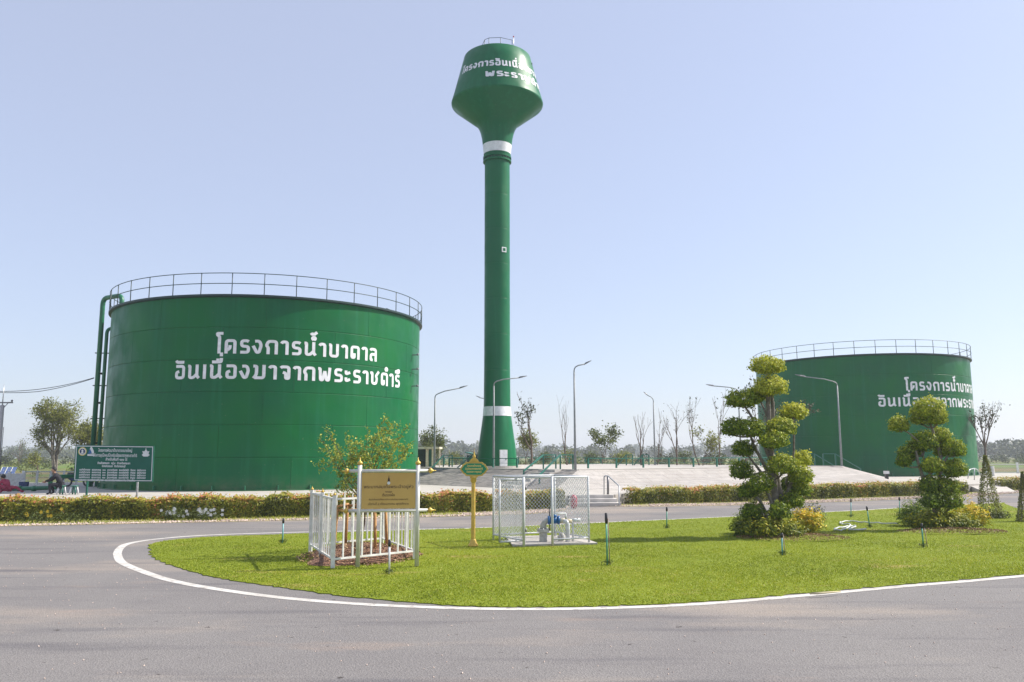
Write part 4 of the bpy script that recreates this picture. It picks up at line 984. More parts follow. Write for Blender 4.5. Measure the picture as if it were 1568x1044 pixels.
def person(label, loc, rz, shirt, trousers, J, hats=None, group=None):
    t = thing('person', label, 'person', loc, None, rz)
    # torso + arms (shirt), legs (trousers), hands and feet
    V = [J['hip'], J['waist'], J['chest'], J['neck'], J['sl'], J['el'], J['wl'], J['sr'], J['er'], J['wr']]
    figure('shirt', V, [(0, 1), (1, 2), (2, 3), (2, 4), (4, 5), (5, 6), (2, 7), (7, 8), (8, 9)], [.15, .14, .17, .06, .085, .055, .04, .085, .055, .04], shirt, t)
    V = [J['hip'], J['tl'], J['kl'], J['al'], J['fl'], J['tr'], J['kr'], J['ar'], J['fr']]
    figure('trousers', V, [(0, 1), (1, 2), (2, 3), (3, 4), (0, 5), (5, 6), (6, 7), (7, 8)], [.15, .10, .075, .05, .04, .10, .075, .05, .04], trousers, t)
    b = MB()
    for w_, e_ in (('wl', 'el'), ('wr', 'er')):
        p = Vector(J[w_]); d = (p-Vector(J[e_])).normalized(); s = d.orthogonal().normalized(); n_ = d.cross(s)
        b.tube([p-d*.02, p+d*.03, p+d*.09], [.03, .042, .036], 8)
        for i, (o_, ln) in enumerate(((-.03, .055), (-.01, .065), (.01, .06), (.03, .045))): b.tube([p+d*.085+s*o_, p+d*(.085+ln*.6)+s*o_, p+d*(.085+ln)+s*o_+n_*.02], [.010, .009, .007], 5)
        b.tube([p+d*.03+s*.035, p+d*.07+s*.06, p+d*.10+s*.06], [.012, .011, .009], 5)
    b.obj('hands', M['skin'], t)
    b = MB(); b.tube([J['neck'], Vector(J['head'])-Vector((0, 0, .06))], .055, 8); b.obj('neck', M['skin'], t)
    head(t, J['head'], .098, M['skin'], J['look'])
    if hats:
        c = Vector(J['head']); b = MB(); b.lathe([(.02, c.z+.15), (.09, c.z+.13), (.115, c.z+.05), (.19, c.z+.03)], 16, (c.x, c.y)); b.obj('hat', hats, t)
    return t
J = dict(hip=(0, 0, .44), waist=(-.06, 0, .56), chest=(-.20, 0, .80), neck=(-.30, 0, .94), sl=(-.22, -.19, .86), el=(-.46, -.20, .66), wl=(-.66, -.10, .60), sr=(-.22, .19, .86), er=(-.46, .20, .64), wr=(-.66, .10, .58),
         tl=(-.05, -.11, .42), kl=(-.45, -.16, .46), al=(-.40, -.16, .08), fl=(-.56, -.17, .04), tr=(-.05, .11, .42), kr=(-.45, .16, .46), ar=(-.34, .16, .08), fr=(-.50, .17, .04), head=(-.36, 0, 1.10), look=(-1, -.2, -.3))
pb = G(93, 757, PZ)
person('person in black seated on a green stool and bending forward over the pipe', (pb.x, pb.y, PZ), R(14), M['cloth_dark'], M['cloth_dark'], J)
t = thing('stool', 'green and white plastic stool under the seated person in black', 'stool', (pb.x+.02, pb.y, PZ), 'green plastic stools')
def stool(t):
    MB().lathe([(.01, .40), (.17, .40), (.18, .38), (.165, .36)], 16).obj('seat', M['greenmetal'], t)
    for k in range(4):
        a = PI/4+k*PI/2; MB().tube([(.12*math.cos(a), .12*math.sin(a), .37), (.19*math.cos(a), .19*math.sin(a), 0)], [.03, .035], 6).obj('leg', M['greenmetal'] if k % 2 else M['white'], t)
stool(t)
t = thing('stool', 'empty green and white plastic stool right of the seated person', 'stool', (pb.x+.62, pb.y-.05, PZ), 'green plastic stools'); stool(t)
J2 = dict(hip=(0, 0, .26), waist=(-.05, 0, .38), chest=(-.18, 0, .52), neck=(-.28, 0, .62), sl=(-.22, -.17, .56), el=(-.28, -.24, .34), wl=(-.40, -.16, .20), sr=(-.22, .17, .56), er=(-.28, .24, .34), wr=(-.40, .16, .20),
          tl=(-.02, -.11, .25), kl=(-.34, -.17, .40), al=(-.16, -.16, .07), fl=(-.32, -.17, .04), tr=(0, .11, .22), kr=(.40, .14, .28), ar=(.74, .16, .07), fr=(.84, .18, .10), head=(-.36, 0, .74), look=(-1, 0, -.6))
pr = G(11, 755, PZ)
person('person in dark pink squatting on the terrace at the left edge, one leg stretched out', (pr.x, pr.y, PZ), R(-20), M['cloth_red'], M['cloth_red'], J2)
t = thing('bucket', 'navy blue bucket behind the squatting person at the left edge', 'bucket', G(14, 752, PZ)); t.location.y += 1.2
MB().lathe([(.01, 0), (.19, 0), (.24, .42), (.22, .42), (.18, .03)], 18).obj('bucket_body', M['cloth_blue'], t)
b = MB(); b.tube([(-.23, 0, .42), (-.16, 0, .52), (0, 0, .58), (.16, 0, .52), (.23, 0, .42)], .01, 5); b.obj('handle', M['galv'], t)
# motorbike
t = thing('motorbike', 'dark motorbike parked on the terrace behind the green information sign', 'motorbike', G(118, 745, PZ))
for x in (-.6, .62):
    b = MB(); pts = [(x+.27*math.cos(k*PI/10), 0, .3+.27*math.sin(k*PI/10)) for k in range(21)]; b.tube(pts, .05, 8, cap=False); wh = b.obj('wheel', M['black'], t)
    b = MB()
    for k in range(6): a = k*PI/3; b.bar((x, 0, .3), (x+.25*math.cos(a), 0, .3+.25*math.sin(a)), .015)
    b.obj('spokes', M['galv'], wh)
figure('frame', [(-.5, 0, .42), (-.1, 0, .40), (.25, 0, .48), (.42, 0, .78), (-.55, 0, .62)], [(0, 1), (1, 2), (2, 3), (0, 4)], [.09, .13, .10, .06, .07], M['cloth_blue'], t)
figure('saddle', [(-.62, 0, .72), (-.25, 0, .70), (.08, 0, .66)], [(0, 1), (1, 2)], [.08, .10, .07], M['black'], t)
b = MB(); b.tube([(.62, -.07, .3), (.42, -.05, .88)], .025, 6); b.tube([(.62, .07, .3), (.42, .05, .88)], .025, 6); b.obj('fork', M['galv'], t)
b = MB(); b.tube([(.36, -.32, .92), (.44, 0, .90), (.36, .32, .92)], .02, 6); b.obj('handlebar', M['black'], t)
b = MB(); b.sphere((.52, 0, .80), .09, 10); b.obj('headlight', M['galv'], t)

# ------------------------------------------------------------------ sign text by font
def text_mesh(name, s, size, m, parent, o, ux, uy, un, width=None, bold=0.0, align='CENTER'):
    c = bpy.data.curves.new('t', 'FONT'); c.body = s; c.size = size; c.resolution_u = 2; c.align_x = align; c.offset = bold
    ob = bpy.data.objects.new('t', c); col.objects.link(ob); bpy.context.view_layer.update()
    dg = bpy.context.evaluated_depsgraph_get(); me = bpy.data.meshes.new_from_object(ob.evaluated_get(dg)); bpy.data.objects.remove(ob); bpy.data.curves.remove(c)
    me.name = name
    o, ux, uy, un = Vector(o), Vector(ux), Vector(uy), Vector(un)
    xs_ = [v.co.x for v in me.vertices] or [0, 1]; k = width/(max(xs_)-min(xs_)) if width else 1
    for v in me.vertices: x, y = v.co.x*k, v.co.y; v.co = o+ux*x+uy*y+un*.004
    me.materials.clear(); me.materials.append(m); return link(name, me, parent)

# green information sign
Ds = 30.3
TL, TRc, BR, BL = at(115.8, 681, Ds), at(235.8, 682.4, Ds), at(232.5, 736, Ds-.1), at(112.4, 736.5, Ds-.1)
t = thing('information_sign', 'wide green information sign with white Thai text in front of the left tank', 'sign', (BL.x+.6, Ds, .0))
ux = (TRc-TL).normalized(); wS = (TRc-TL).length; uyv = (TL-BL); hS = uyv.length; uy = uyv.normalized(); un = ux.cross(uy).normalized()
o = L_(t, BL)
MB().plate([(0, 0), (wS, 0), (wS, hS), (0, hS)], o-un*.04, ux, uy, un, .04).obj('panel', M['signgreen'], t)
b = MB(); e = .028
for p, q in (((.03, .03), (wS-.03, .03+e)), ((.03, hS-.03-e), (wS-.03, hS-.03)), ((.03, .03), (.03+e, hS-.03)), ((wS-.03-e, .03), (wS-.03, hS-.03))):
    b.plate([(p[0], p[1]), (q[0], p[1]), (q[0], q[1]), (p[0], q[1])], o, ux, uy, un, .003+.001*(p[0] == .03))
b.obj('border', M['sigwhite'], t)
for x in (.47, wS*.80):
    p = o+ux*x; b = MB(); b.tube([(p.x, p.y+.09, -.02), (p.x+uy.x*hS*.9, p.y+.20, p.z+hS*.85)], .04, 8); b.obj('post', M['greenmetal'] if x < 1 else M['galv'], t)
def tl(s, y, size, x=None, width=None, bold=.003): text_mesh('text_line', s, size, M['sigwhite'], t, o+ux*(x if x is not None else wS*.5)+uy*y, ux, uy, un, width, bold)
tl('โครงการพัฒนาน้ำบาดาลขนาดใหญ่', hS-.24, .15, wS*.51, 1.25); tl('เพื่อการอุปโภคบริโภคอันเนื่องมาจากพระราชดำริ', hS-.42, .15, wS*.51, 1.62); tl('สำหรับพื้นที่ ๑๐๐ ไร่', hS-.56, .13, wS*.53, .80)
tl('บ้านห้วยกระเจา   หมู่ ๔   ตำบลห้วยกระเจา', hS-.69, .10, wS*.50, 1.2, .004); tl('อำเภอห้วยกระเจา   จังหวัดกาญจนบุรี', hS-.80, .10, wS*.50, .86, .004)
for k in range(4):
    tl('แหล่งน้ำบาดาล   ขนาดความจุ   ๓๐๐   ลูกบาศก์เมตร   ระบบท่อส่งน้ำ   จำนวน   บ่อน้ำบาดาล', hS-.935-.092*k, .085, wS*.49, 2.45, .004)
tl('งบประมาณ   กรมทรัพยากรน้ำบาดาล   กระทรวงทรัพยากรธรรมชาติและสิ่งแวดล้อม', hS-1.33+.02, .095, wS*.42, 2.1, .004)
def disc2(parent, name, cx, cy, r0, r1, m, lift, n=24):
    b = MB(); vs = []
    for k in range(n): a = 2*PI*k/n; vs.append(o+ux*(cx+r0*math.cos(a))+uy*(cy+r0*math.sin(a))+un*lift)
    b.add(vs, [tuple(range(n))]); return b.obj(name, m, parent)
def shape2(parent, name, pts, m, lift):
    b = MB(); b.add([o+ux*x+uy*y+un*lift for x, y in pts], [tuple(range(len(pts)))]); return b.obj(name, m, parent)
eY = hS-.24
em1 = disc2(t, 'round_emblem', .27, eY, .155, 0, M['goldtext'], .004); disc2(em1, 'emblem_ring', .27, eY, .125, 0, M['sigwhite'], .006); disc2(em1, 'emblem_centre', .27, eY, .10, 0, M['cloth_blue'], .008)
shape2(em1, 'emblem_figure', [(.22, eY-.08), (.32, eY-.08), (.30, eY), (.31, eY+.04), (.27, eY+.08), (.23, eY+.04), (.24, eY)], M['sigwhite'], .010)
em2 = shape2(t, 'sail_emblem', [(.48, eY-.08), (.70, eY-.08), (.69, eY+.02), (.62, eY+.16), (.57, eY+.18), (.53, eY+.08)], M['sigwhite'], .004)
shape2(em2, 'emblem_wave', [(.47, eY-.08), (.62, eY-.07), (.60, eY+.0), (.545, eY+.10), (.50, eY+.0)], M['bluepaint'], .007); shape2(em2, 'emblem_base', [(.46, eY-.16), (.72, eY-.16), (.72, eY-.10), (.46, eY-.10)], M['sigwhite'], .006)
xe = wS-.29
em3 = shape2(t, 'crown_emblem', [(xe-.15, eY-.10), (xe-.08, eY-.16), (xe+.08, eY-.16), (xe+.15, eY-.10), (xe+.10, eY-.06), (xe+.13, eY+.04), (xe+.06, eY+.03), (xe+.02, eY+.08), (xe, eY+.17), (xe-.02, eY+.08), (xe-.06, eY+.03), (xe-.13, eY+.04), (xe-.10, eY-.06)], M['sigwhite'], .005)

# gold post sign
t = thing('gold_sign_post', 'small green and gold shaped sign on a golden post in the lawn', 'sign', G(724.5, 835.5, .028))
Dg = t.location.y; zt = at(725, 731, Dg).z-.03
MB().lathe([(.12, 0), (.12, .03), (.09, .06), (.075, .12), (.055, .16)], 20).obj('post_foot', M['gold'], t)
MB().lathe([(.052, .14), (.05, 1.0), (.047, zt-.10)], 18).obj('post', M['gold'], t)
MB().lathe([(.05, zt-.12), (.075, zt-.08), (.07, zt-.02), (.10, zt+.01), (.05, zt+.05)], 18).obj('post_capital', M['gold'], t)
c = L_(t, at(726, 718, Dg)); c.y = -.02; ux, uy, un = Vector((1, 0, 0)), Vector((0, 0, 1)), Vector((0, -1, 0)); o = c
half = [(0, .17), (.20, .165), (.235, .125), (.265, .12), (.30, .06), (.345, 0), (.30, -.06), (.265, -.11), (.235, -.12), (.20, -.165), (0, -.17)]
outl = [(x*1.0, y) for x, y in half]+[(-x, y) for x, y in half[-2:0:-1]]
MB().plate(outl, c+un*-.03, ux, uy, un, .05).obj('gold_frame', M['gold'], t)
bd = MB().plate([(x*.88, y*.80) for x, y in outl], c+un*.02, ux, uy, un, .008).obj('board', M['boardgreen'], t)
for s, dy, wd in (('โครงการน้ำบาดาล', .055, .34), ('อันเนื่องมาจากพระราชดำริ', -.015, .42), ('ห้วยกระเจา กาญจนบุรี', -.085, .36)):
    text_mesh('text_line', s, .065, M['goldtext'], bd, c+un*.030+Vector((0, 0, dy)), ux, uy, un, wd, .002)
MB().plate([(-.13, .16), (-.10, .20), (-.07, .24), (-.04, .26), (0, .30), (.04, .26), (.07, .24), (.10, .20), (.13, .16)], c+un*-.01, ux, uy, un, .03).obj('crest', M['gold'], t)
MB().lathe([(.035, c.z+.28), (.04, c.z+.31), (.018, c.z+.34), (.022, c.z+.36), (.006, c.z+.42), (.002, c.z+.50)], 12, (c.x, c.y+.01)).obj('spire', M['gold'], t)
MB().plate([(-.12, -.16), (.12, -.16), (.07, -.20), (-.07, -.20)], c+un*.0, ux, uy, un, .03).obj('lower_crest', M['gold'], t)

# ------------------------------------------------------------------ brass plaque between two posts
pl, prr = G(547.5, 868, .028), G(638, 866.5, .028)
t = thing('plaque_stand', 'brass plaque with dark Thai text framed by silver tubes with gold knobs', 'sign', pl)
a = Vector((0, 0, 0)); c = L_(t, prr); c.z = 0; u = c.normalized(); un = Vector((u.y, -u.x, 0))
zt1 = L_(t, at(548, 721, pl.y)).z; zt2 = L_(t, at(548, 782, pl.y)).z; ztop = L_(t, at(548, 712, pl.y)).z; rt = .043
def knob(parent, p, d, s=1.):
    """little gold finial along d"""
    d = Vector(d).normalized(); p = Vector(p); pr_ = [(0, .03), (.02, .035), (.03, .055), (.06, .062), (.085, .045), (.10, .02), (.14, .012), (.18, .003)]
    return MB().tube([p+d*x*s for x, r_ in pr_], [r_*s for x, r_ in pr_], 12).obj('gold_knob', M['gold'], parent)
for p in (a, c):
    MB().tube([p, p+Vector((0, 0, ztop))], rt, 14).obj('post', M['alu'], t); knob(t, p+Vector((0, 0, ztop-.01)), (0, 0, 1), .9)
for z in (zt1, zt2):
    MB().tube([a-u*.20+Vector((0, 0, z)), c+u*.20+Vector((0, 0, z))], rt*.75, 14).obj('cross_tube', M['alu'], t); knob(t, a-u*.20+Vector((0, 0, z)), -u, .9); knob(t, c+u*.20+Vector((0, 0, z)), u, .9)
pw = c.length; o = a+u*rt+Vector((0, 0, zt2+.035)); hh = zt1-zt2-.07
pn = MB().plate([(0, 0), (pw-2*rt, 0), (pw-2*rt, hh), (0, hh)], o-un*.01, u, Vector((0, 0, 1)), un, .02).obj('plaque', M['brass'], t)
b = MB()
for q in ((.03, .03), (pw-.13, .03), (.03, hh-.03), (pw-.13, hh-.03)): b.tube([o+u*q[0]+Vector((0, 0, q[1]))+un*.008, o+u*q[0]+Vector((0, 0, q[1]))+un*.018], .008, 8)
b.obj('screw', M['gold'], pn)
cm = o+u*(pw/2-rt)+un*.0135
for s, y, sz, wd in (('พระบาทสมเด็จพระเจ้าอยู่หัว', hh-.30, .085, .96), ('ทรงปลูก', hh-.385, .05, .13), ('ต้นรวงผึ้ง', hh-.455, .07, .24), ('เพื่อเป็นสิริมงคลแก่โครงการน้ำบาดาลอันเนื่องมาจากพระราชดำริ', hh-.53, .042, .76), ('เมื่อวันที่ ๔ เดือนมกราคม พุทธศักราช', hh-.62, .058, .78)):
    text_mesh('text_line', s, sz, M['engrave'], pn, cm+Vector((0, 0, y)), u, Vector((0, 0, 1)), un, wd, .0)
b = MB(); ez = hh-.20
def dsc(cc, r_, n_=16): b.add([cm+Vector((0, 0, cc[1]))+u*cc[0]+un*.004+(u*math.cos(2*PI*k/n_)+Vector((0, 0, 1))*math.sin(2*PI*k/n_))*r_ for k in range(n_)], [tuple(range(n_))])
dsc((0, ez), .030); b.obj('emblem_disc', M['sigwhite'], pn)
b = MB(); b.add([cm+u*x+Vector((0, 0, ez+.03+y))+un*.004 for x, y in ((-.022, 0), (.022, 0), (.016, .05), (.006, .075), (0, .13), (-.006, .075), (-.016, .05))], [tuple(range(7))]); b.obj('emblem_crown', M['engrave'], pn)

# ------------------------------------------------------------------ white picket enclosure with young tree
FL, FR_, BL_, BR_ = Vector((-3.43, 15.95, .03)), Vector((-2.03, 17.3, .03)), Vector((-4.50, 18.55, .03)), Vector((-3.12, 19.9, .03))
t = thing('tree_guard_fence', 'square white picket fence guarding the young tree behind the brass plaque', 'fence', FL)
for p in (FL, FR_, BL_, BR_, (FL+BL_)/2):
    q = L_(t, p); MB().box((q.x-.035, q.y-.035, 0), (q.x+.035, q.y+.035, 1.36)).obj('corner_post', M['whitemetal'], t); knob(t, q+Vector((0, 0, 1.35)), (0, 0, 1), .55)
pk = MB().box((-.014, -.014, 0), (.014, .014, 1.12)).mesh('picket', M['whitemetal'])
for p, q, n_ in ((FL, FR_, 9), (FL, BL_, 11), (BL_, BR_, 9), (FR_, BR_, 11)):
    p, q = L_(t, p), L_(t, q); ang = math.atan2(q.y-p.y, q.x-p.x)
    for k in range(1, n_): link('picket', pk, t, p.lerp(q, k/n_)+Vector((0, 0, .17)), ang)
    for z in (.16, 1.29): MB().bar(p+Vector((0, 0, z)), q+Vector((0, 0, z)), .035, .035).obj('rail', M['whitemetal'], t)
cc = (FL+FR_+BL_+BR_)/4
sm = MB(); rings = 9; seg = 26; vs = [(0, 0, .24)]
for i in range(1, rings+1):
    for j in range(seg):
        rr_ = i/rings; a_ = 2*PI*j/seg; k_ = 1+.12*math.sin(a_*3+1)+.08*math.sin(a_*5)
        vs.append((1.15*rr_*math.cos(a_)*k_, 1.45*rr_*math.sin(a_)*k_, max(-.01, .24*(1-rr_**2)+random.gauss(0, .014))))
fs = [(0, 1+j, 1+(j+1) % seg) for j in range(seg)]+[(1+i*seg+j, 1+(i+1)*seg+j, 1+(i+1)*seg+(j+1) % seg, 1+i*seg+(j+1) % seg) for i in range(rings-1) for j in range(seg)]
sm.add(vs, fs, True); so_ = sm.obj('soil_mound', M['soil'], None, (cc.x, cc.y-.1, .02)); tag(so_, kind='structure')
k = 2600; rr_ = np.sqrt(rng.random(k))*1.25; aa = rng.random(k)*2*PI; P = np.stack([rr_*np.cos(aa)*1.05, rr_*np.sin(aa)*1.3, np.maximum(0, .25*(1-(rr_/1.15)**2))+.012+rng.random(k)*.02], 1)
lo_ = leaves('leaf_litter', P, rng.normal(size=(k, 3))*.5+[0, 0, 1], np.full(k, .028), rng.random(k), M['litter'], None, loc=(cc.x, cc.y-.1, .02)); tag(lo_, kind='stuff')
# young tree
t = thing('young_tree', 'young sparse tree with yellow green leaves inside the white picket fence', 'tree', (cc.x+.02, cc.y, .2))
Y = Tree(77); Y.grow(Vector((0, 0, 0)), Vector((-.02, 0, 1)).normalized(), 1.0, .028, 0, .5, 3)
Y.tips = []
targets = [(490, 671), (500, 655), (512, 690), (530, 665), (522, 706), (545, 672), (552, 690), (563, 655), (575, 668), (590, 640), (601, 657), (612, 648), (622, 655), (585, 680), (603, 687), (620, 700), (567, 700), (596, 702), (540, 722), (515, 722), (575, 715), (557, 708), (628, 680), (508, 672), (535, 690), (580, 655), (588, 662), (524, 735), (500, 688)]
r = random.Random(5); tp_ = []
for px, py in targets:
    q = at(px, py, cc.y+r.uniform(-.55, .55)); e = q-Vector(t.location); s = Vector((0, 0, .25+max(0, min(.9, e.z*.35)))); m1 = s.lerp(e, .45)+Vector((0, 0, -.10+r.gauss(0, .05)))
    Y.b.tube([s, s.lerp(m1, .5), m1, m1.lerp(e, .5)+Vector((0, 0, r.uniform(.0, .06))), e], [.012, .010, .007, .005, .003], 4, cap=False)
    for z in (0.35, .55, .75, .9, 1.0): tp_.append((m1.lerp(e, z), 1))
    for q2 in range(3):
        d = Vector((r.gauss(0, .18), r.gauss(0, .14), r.gauss(.04, .08))); s2 = m1.lerp(e, r.uniform(.3, .9)); Y.b.tube([s2, s2+d*.5, s2+d], [.004, .003, .002], 3, cap=False); tp_ += [(s2+d, 1), (s2+d*.6, 1)]
Y.b.obj('trunk', M['bark'], t)
C = np.array([tuple(p) for p, _ in tp_]); k = 3000; idx = rng.integers(0, len(C), k); P = C[idx]+rng.normal(size=(k, 3))*.048
leaves('leaf', P, rng.normal(size=(k, 3))+[0, -.3, .6], rng.uniform(.024, .044, k), .46+.25*rng.normal(size=k), M['leaf_young'], t, aspect=.5)
# timber support round the young tree
t = thing('timber_support', 'brown timber frame propping the young tree inside the picket fence', 'tree support', (cc.x, cc.y, .1))
for x, y in ((-.45, -.35), (.35, -.35), (-.40, .5), (.45, .45)): MB().tube([(x*1.1, y*1.1, 0), (x, y, .95)], .035, 7).obj('post', M['wood'], t)
for p, q in (((-.55, -.35, .9), (.45, -.36, .93)), ((-.5, .5, .95), (.55, .45, .95)), ((-.45, -.4, .98), (-.4, .55, .98)), ((.36, -.4, .98), (.45, .5, .98))): MB().tube([p, q], .028, 7).obj('crossbar', M['wood'], t)

# ------------------------------------------------------------------ pump cage
Zl = .028
A1, A2, A3, A4 = G(802, 837, Zl), G(902, 832, Zl), G(755.5, 827, Zl), None
A4 = A3+(A2-A1); Am = G(846, 835.2, Zl); HC = 1.62
t = thing('pump_cage', 'galvanised chain link cage with open gate round the water pump', 'cage', A1)
def cpipe(name, p, q, r_=.024): return MB().tube([p, q], r_, 8).obj(name, M['zinc'], t)
a1, a2, a3, a4, am = [Vector((L_(t, p).x, L_(t, p).y, 0)) for p in (A1, A2, A3, A4, Am)]
Zv = Vector((0, 0, 1))
for p in (a1, a2, a3, a4, am): cpipe('post', p, p+Zv*HC, .03 if p in (a1, am) else .025)
for p, q in ((a1, a2), (a3, a4), (a1, a3), (a2, a4)): cpipe('top_rail', p+Zv*(HC-.02), q+Zv*(HC-.02), .022)
for p, q in ((am, a2), (a3, a4), (a1, a3), (a2, a4)): cpipe('bottom_rail', p+Zv*.14, q+Zv*.14, .020)
def chain(name, p, u, W, z0, z1, parent, s=.10, hole=None):
    b = MB(); H_ = z1-z0; u = Vector(u).normalized(); p = Vector(p)
    k0 = int(-H_/s)-1; k1 = int(W/s)+1
    for k in range(k0, k1+1):
        for sg in (1, -1):
            # line x = k*s + y (sg=1) or x = k*s + H - y
            y0, y1 = 0., H_; x0 = k*s if sg == 1 else k*s+H_; dx = 1 if sg == 1 else -1
            ts = [0, H_]; lo, hi = 0., H_
            if dx == 1: lo = max(lo, -x0); hi = min(hi, W-x0)
            else: lo = max(lo, x0-W); hi = min(hi, x0)
            if hi-lo < .02: continue
            segs = [(lo, hi)]
            if hole:
                (hx0, hx1, hz0, hz1) = hole; ns = []
                n_ = int((hi-lo)/.03)+1
                cur = None
                for i in range(n_+1):
                    y = lo+(hi-lo)*i/n_; x = x0+dx*y; ins = hx0 < x < hx1 and hz0 < y+z0 < hz1
                    if not ins and cur is None: cur = y
                    if ins and cur is not None: ns.append((cur, y)); cur = None
                if cur is not None: ns.append((cur, hi))
                segs = ns
            for lo_, hi_ in segs:
                if hi_-lo_ < .02: continue
                b.tube([p+u*(x0+dx*lo_)+Zv*(z0+lo_)+Vector((0, .003*sg, 0)), p+u*(x0+dx*hi_)+Zv*(z0+hi_)+Vector((0, .003*sg, 0))], .0045, 3, cap=False, smooth=False)
    return b.obj(name, M['zinc'], parent)
uf = (a2-a1).normalized(); Wf = (a2-am).length
chain('chain_link_mesh', am, uf, Wf, .14, HC-.03, t, hole=(.02, .58, .0, .72))
chain('chain_link_mesh', a3, (a4-a3), (a4-a3).length, .14, HC-.03, t)
chain('chain_link_mesh', a1, (a3-a1), (a3-a1).length, .14, HC-.03, t)
chain('chain_link_mesh', a2, (a4-a2), (a4-a2).length, .14, HC-.03, t)
cpipe('hole_frame', am+Zv*.74, am+uf*.36+Zv*.74, .018); cpipe('hole_frame', am+uf*.36+Zv*.74, am+uf*.36+Zv*.60, .018)
g0 = L_(t, G(803, 834, Zl)); g1 = L_(t, G(765, 836.5, Zl)); g0.z = g1.z = 0; ug = (g1-g0).normalized(); Wg = (g1-g0).length
gate = MB(); 
for p, q in ((g0, g0+Zv), (g1, g1+Zv)): gate.tube([p+Zv*.09, Vector((q.x, q.y, HC-.06))], .022, 8)
for z in (.10, HC-.07): gate.tube([g0+Zv*z, g1+Zv*z], .022, 8)
gt = gate.obj('gate', M['zinc'], t); chain('gate_mesh', g0, ug, Wg, .10, HC-.08, gt)
b = MB(); b.tube([g0+Zv*.3+Vector((.03, 0, 0)), g0+Zv*.38+Vector((.03, 0, 0))], .03, 6); b.tube([g0+Zv*1.3+Vector((.03, 0, 0)), g0+Zv*1.38+Vector((.03, 0, 0))], .03, 6); b.obj('hinge', M['lamp'], gt)
# slab
s4 = [G(785, 838, 0), G(915, 834.5, 0), G(880, 822, 0), G(775, 824, 0)]
m = MB().prism([(p.x, p.y) for p in s4], .0, .055); tag(m.obj('concrete_slab', M['concrete']), kind='structure')
# pump
pc = G(832, 829, .055); t = thing('well_pump', 'grey well head with blue flow meter and bent white outlet pipes inside the cage', 'pump', pc); Dp = pc.y
def q_(x, y, D=None): return L_(t, at(x, y, D or Dp))
zf = q_(832, 812).z
MB().lathe([(.10, 0), (.105, .02), (.098, .04), (.098, zf-.03)], 22).obj('well_casing', M['castiron'], t)
fl = MB().lathe([(.05, zf-.035), (.155, zf-.03), (.155, zf+.005), (.15, zf+.01), (.150, zf+.035), (.06, zf+.045)], 22, smooth=False).obj('flange', M['castiron'], t)
b = MB()
for k in range(8): a_ = k*PI/4; b.tube([(.13*math.cos(a_), .13*math.sin(a_), zf-.05), (.13*math.cos(a_), .13*math.sin(a_), zf+.06)], .011, 6)
b.obj('bolt', M['galv'], fl)
MB().tube([(0, 0, zf+.03), (.0, 0, zf+.12), (.03, 0, zf+.19), (.09, 0, zf+.24), (.14, 0, zf+.245)], [.085, .075, .065, .058, .056], 14).obj('elbow', M['castiron'], t)
zc = zf+.245; x1 = q_(840, 800).x; x2 = q_(857, 800).x
mt_ = MB(); mt_.tube([(x1-.02, 0, zc), (x1+.03, 0, zc)], .105, 18); mt_.tube([(x1+.03, 0, zc), (x2-.04, 0, zc)], .085, 18); mt_.tube([(x2-.05, 0, zc-.0), (x2, 0, zc)], .105, 18); mt_.tube([((x1+x2)/2, 0, zc+.05), ((x1+x2)/2, 0, zc+.15)], .065, 14)
fm = mt_.obj('flow_meter', M['bluepaint'], t); MB().tube([((x1+x2)/2, 0, zc+.15), ((x1+x2)/2, 0, zc+.165)], .055, 14).obj('meter_lid', M['black'], fm)
x3 = q_(877, 800).x; x4 = q_(889, 800).x
MB().tube([(x2, 0, zc-.01), (x2+.14, 0, zc-.02)], .062, 14).obj('cream_pipe', M['cream'], t)
MB().tube([(x2+.14, 0, zc-.02), (x3-.02, 0, zc-.02)], .052, 14).obj('cream_pipe', M['cream'], t)
xd = q_(869, 812).x; 
pp = MB(); pp.tube([(xd-.10, -.05, zc-.02), (xd-.03, -.06, zc-.03), (xd+.0, -.06, zc-.10), (xd+.0, -.06, -.06)], [.056, .058, .056, .056], 14); pp.obj('down_pipe', M['pvcwhite'], t)
pp = MB(); pp.tube([(xd+.11, .0, zc-.02), (xd+.135, -.0, zc-.12), (xd+.135, 0, -.06)], [.03, .03, .03], 10); pp.obj('small_pipe', M['pvcwhite'], t)
pp = MB(); pp.tube([(x3-.06, .02, zc+.0), (x4, .03, zc+.0)], .045, 14); pp.obj('outlet_pipe', M['pvcwhite'], t)
MB().tube([(.16, 0, zf+.0), (.16, 0, zf+.55)], .014, 6).obj('vent_rod', M['black'], t)
b = MB()
for k in range(4):
    x = x1+.12+.07*k; b.tube([(x, -.02, zc-.10), (x+.03, -.05, zc-.22), (x+.10, -.10, .10), (x+.16, -.02, .03)], .009, 5)
b.obj('control_cable', M['pvcwhite'], t)
MB().lathe([(.085, 0), (.09, .10), (.06, .18), (.03, .20)], 14, (x2+.05, .15)).obj('small_valve', M['castiron'], t)

# little spotlight on a pole behind the cage
t = thing('spotlight', 'small black spotlight on a thin pole on the terrace behind the cage', 'spotlight', (-.25, 35.2, PZ))
MB().tube([(0, 0, 0), (0, 0, .62)], .016, 6).obj('pole', M['lamp'], t)
b = MB(); b.box((-.12, -.05, .62), (.12, .05, .70), mtx=Matrix.Rotation(-.2, 4, 'Y')); b.obj('lamp_head', M['black'], t)

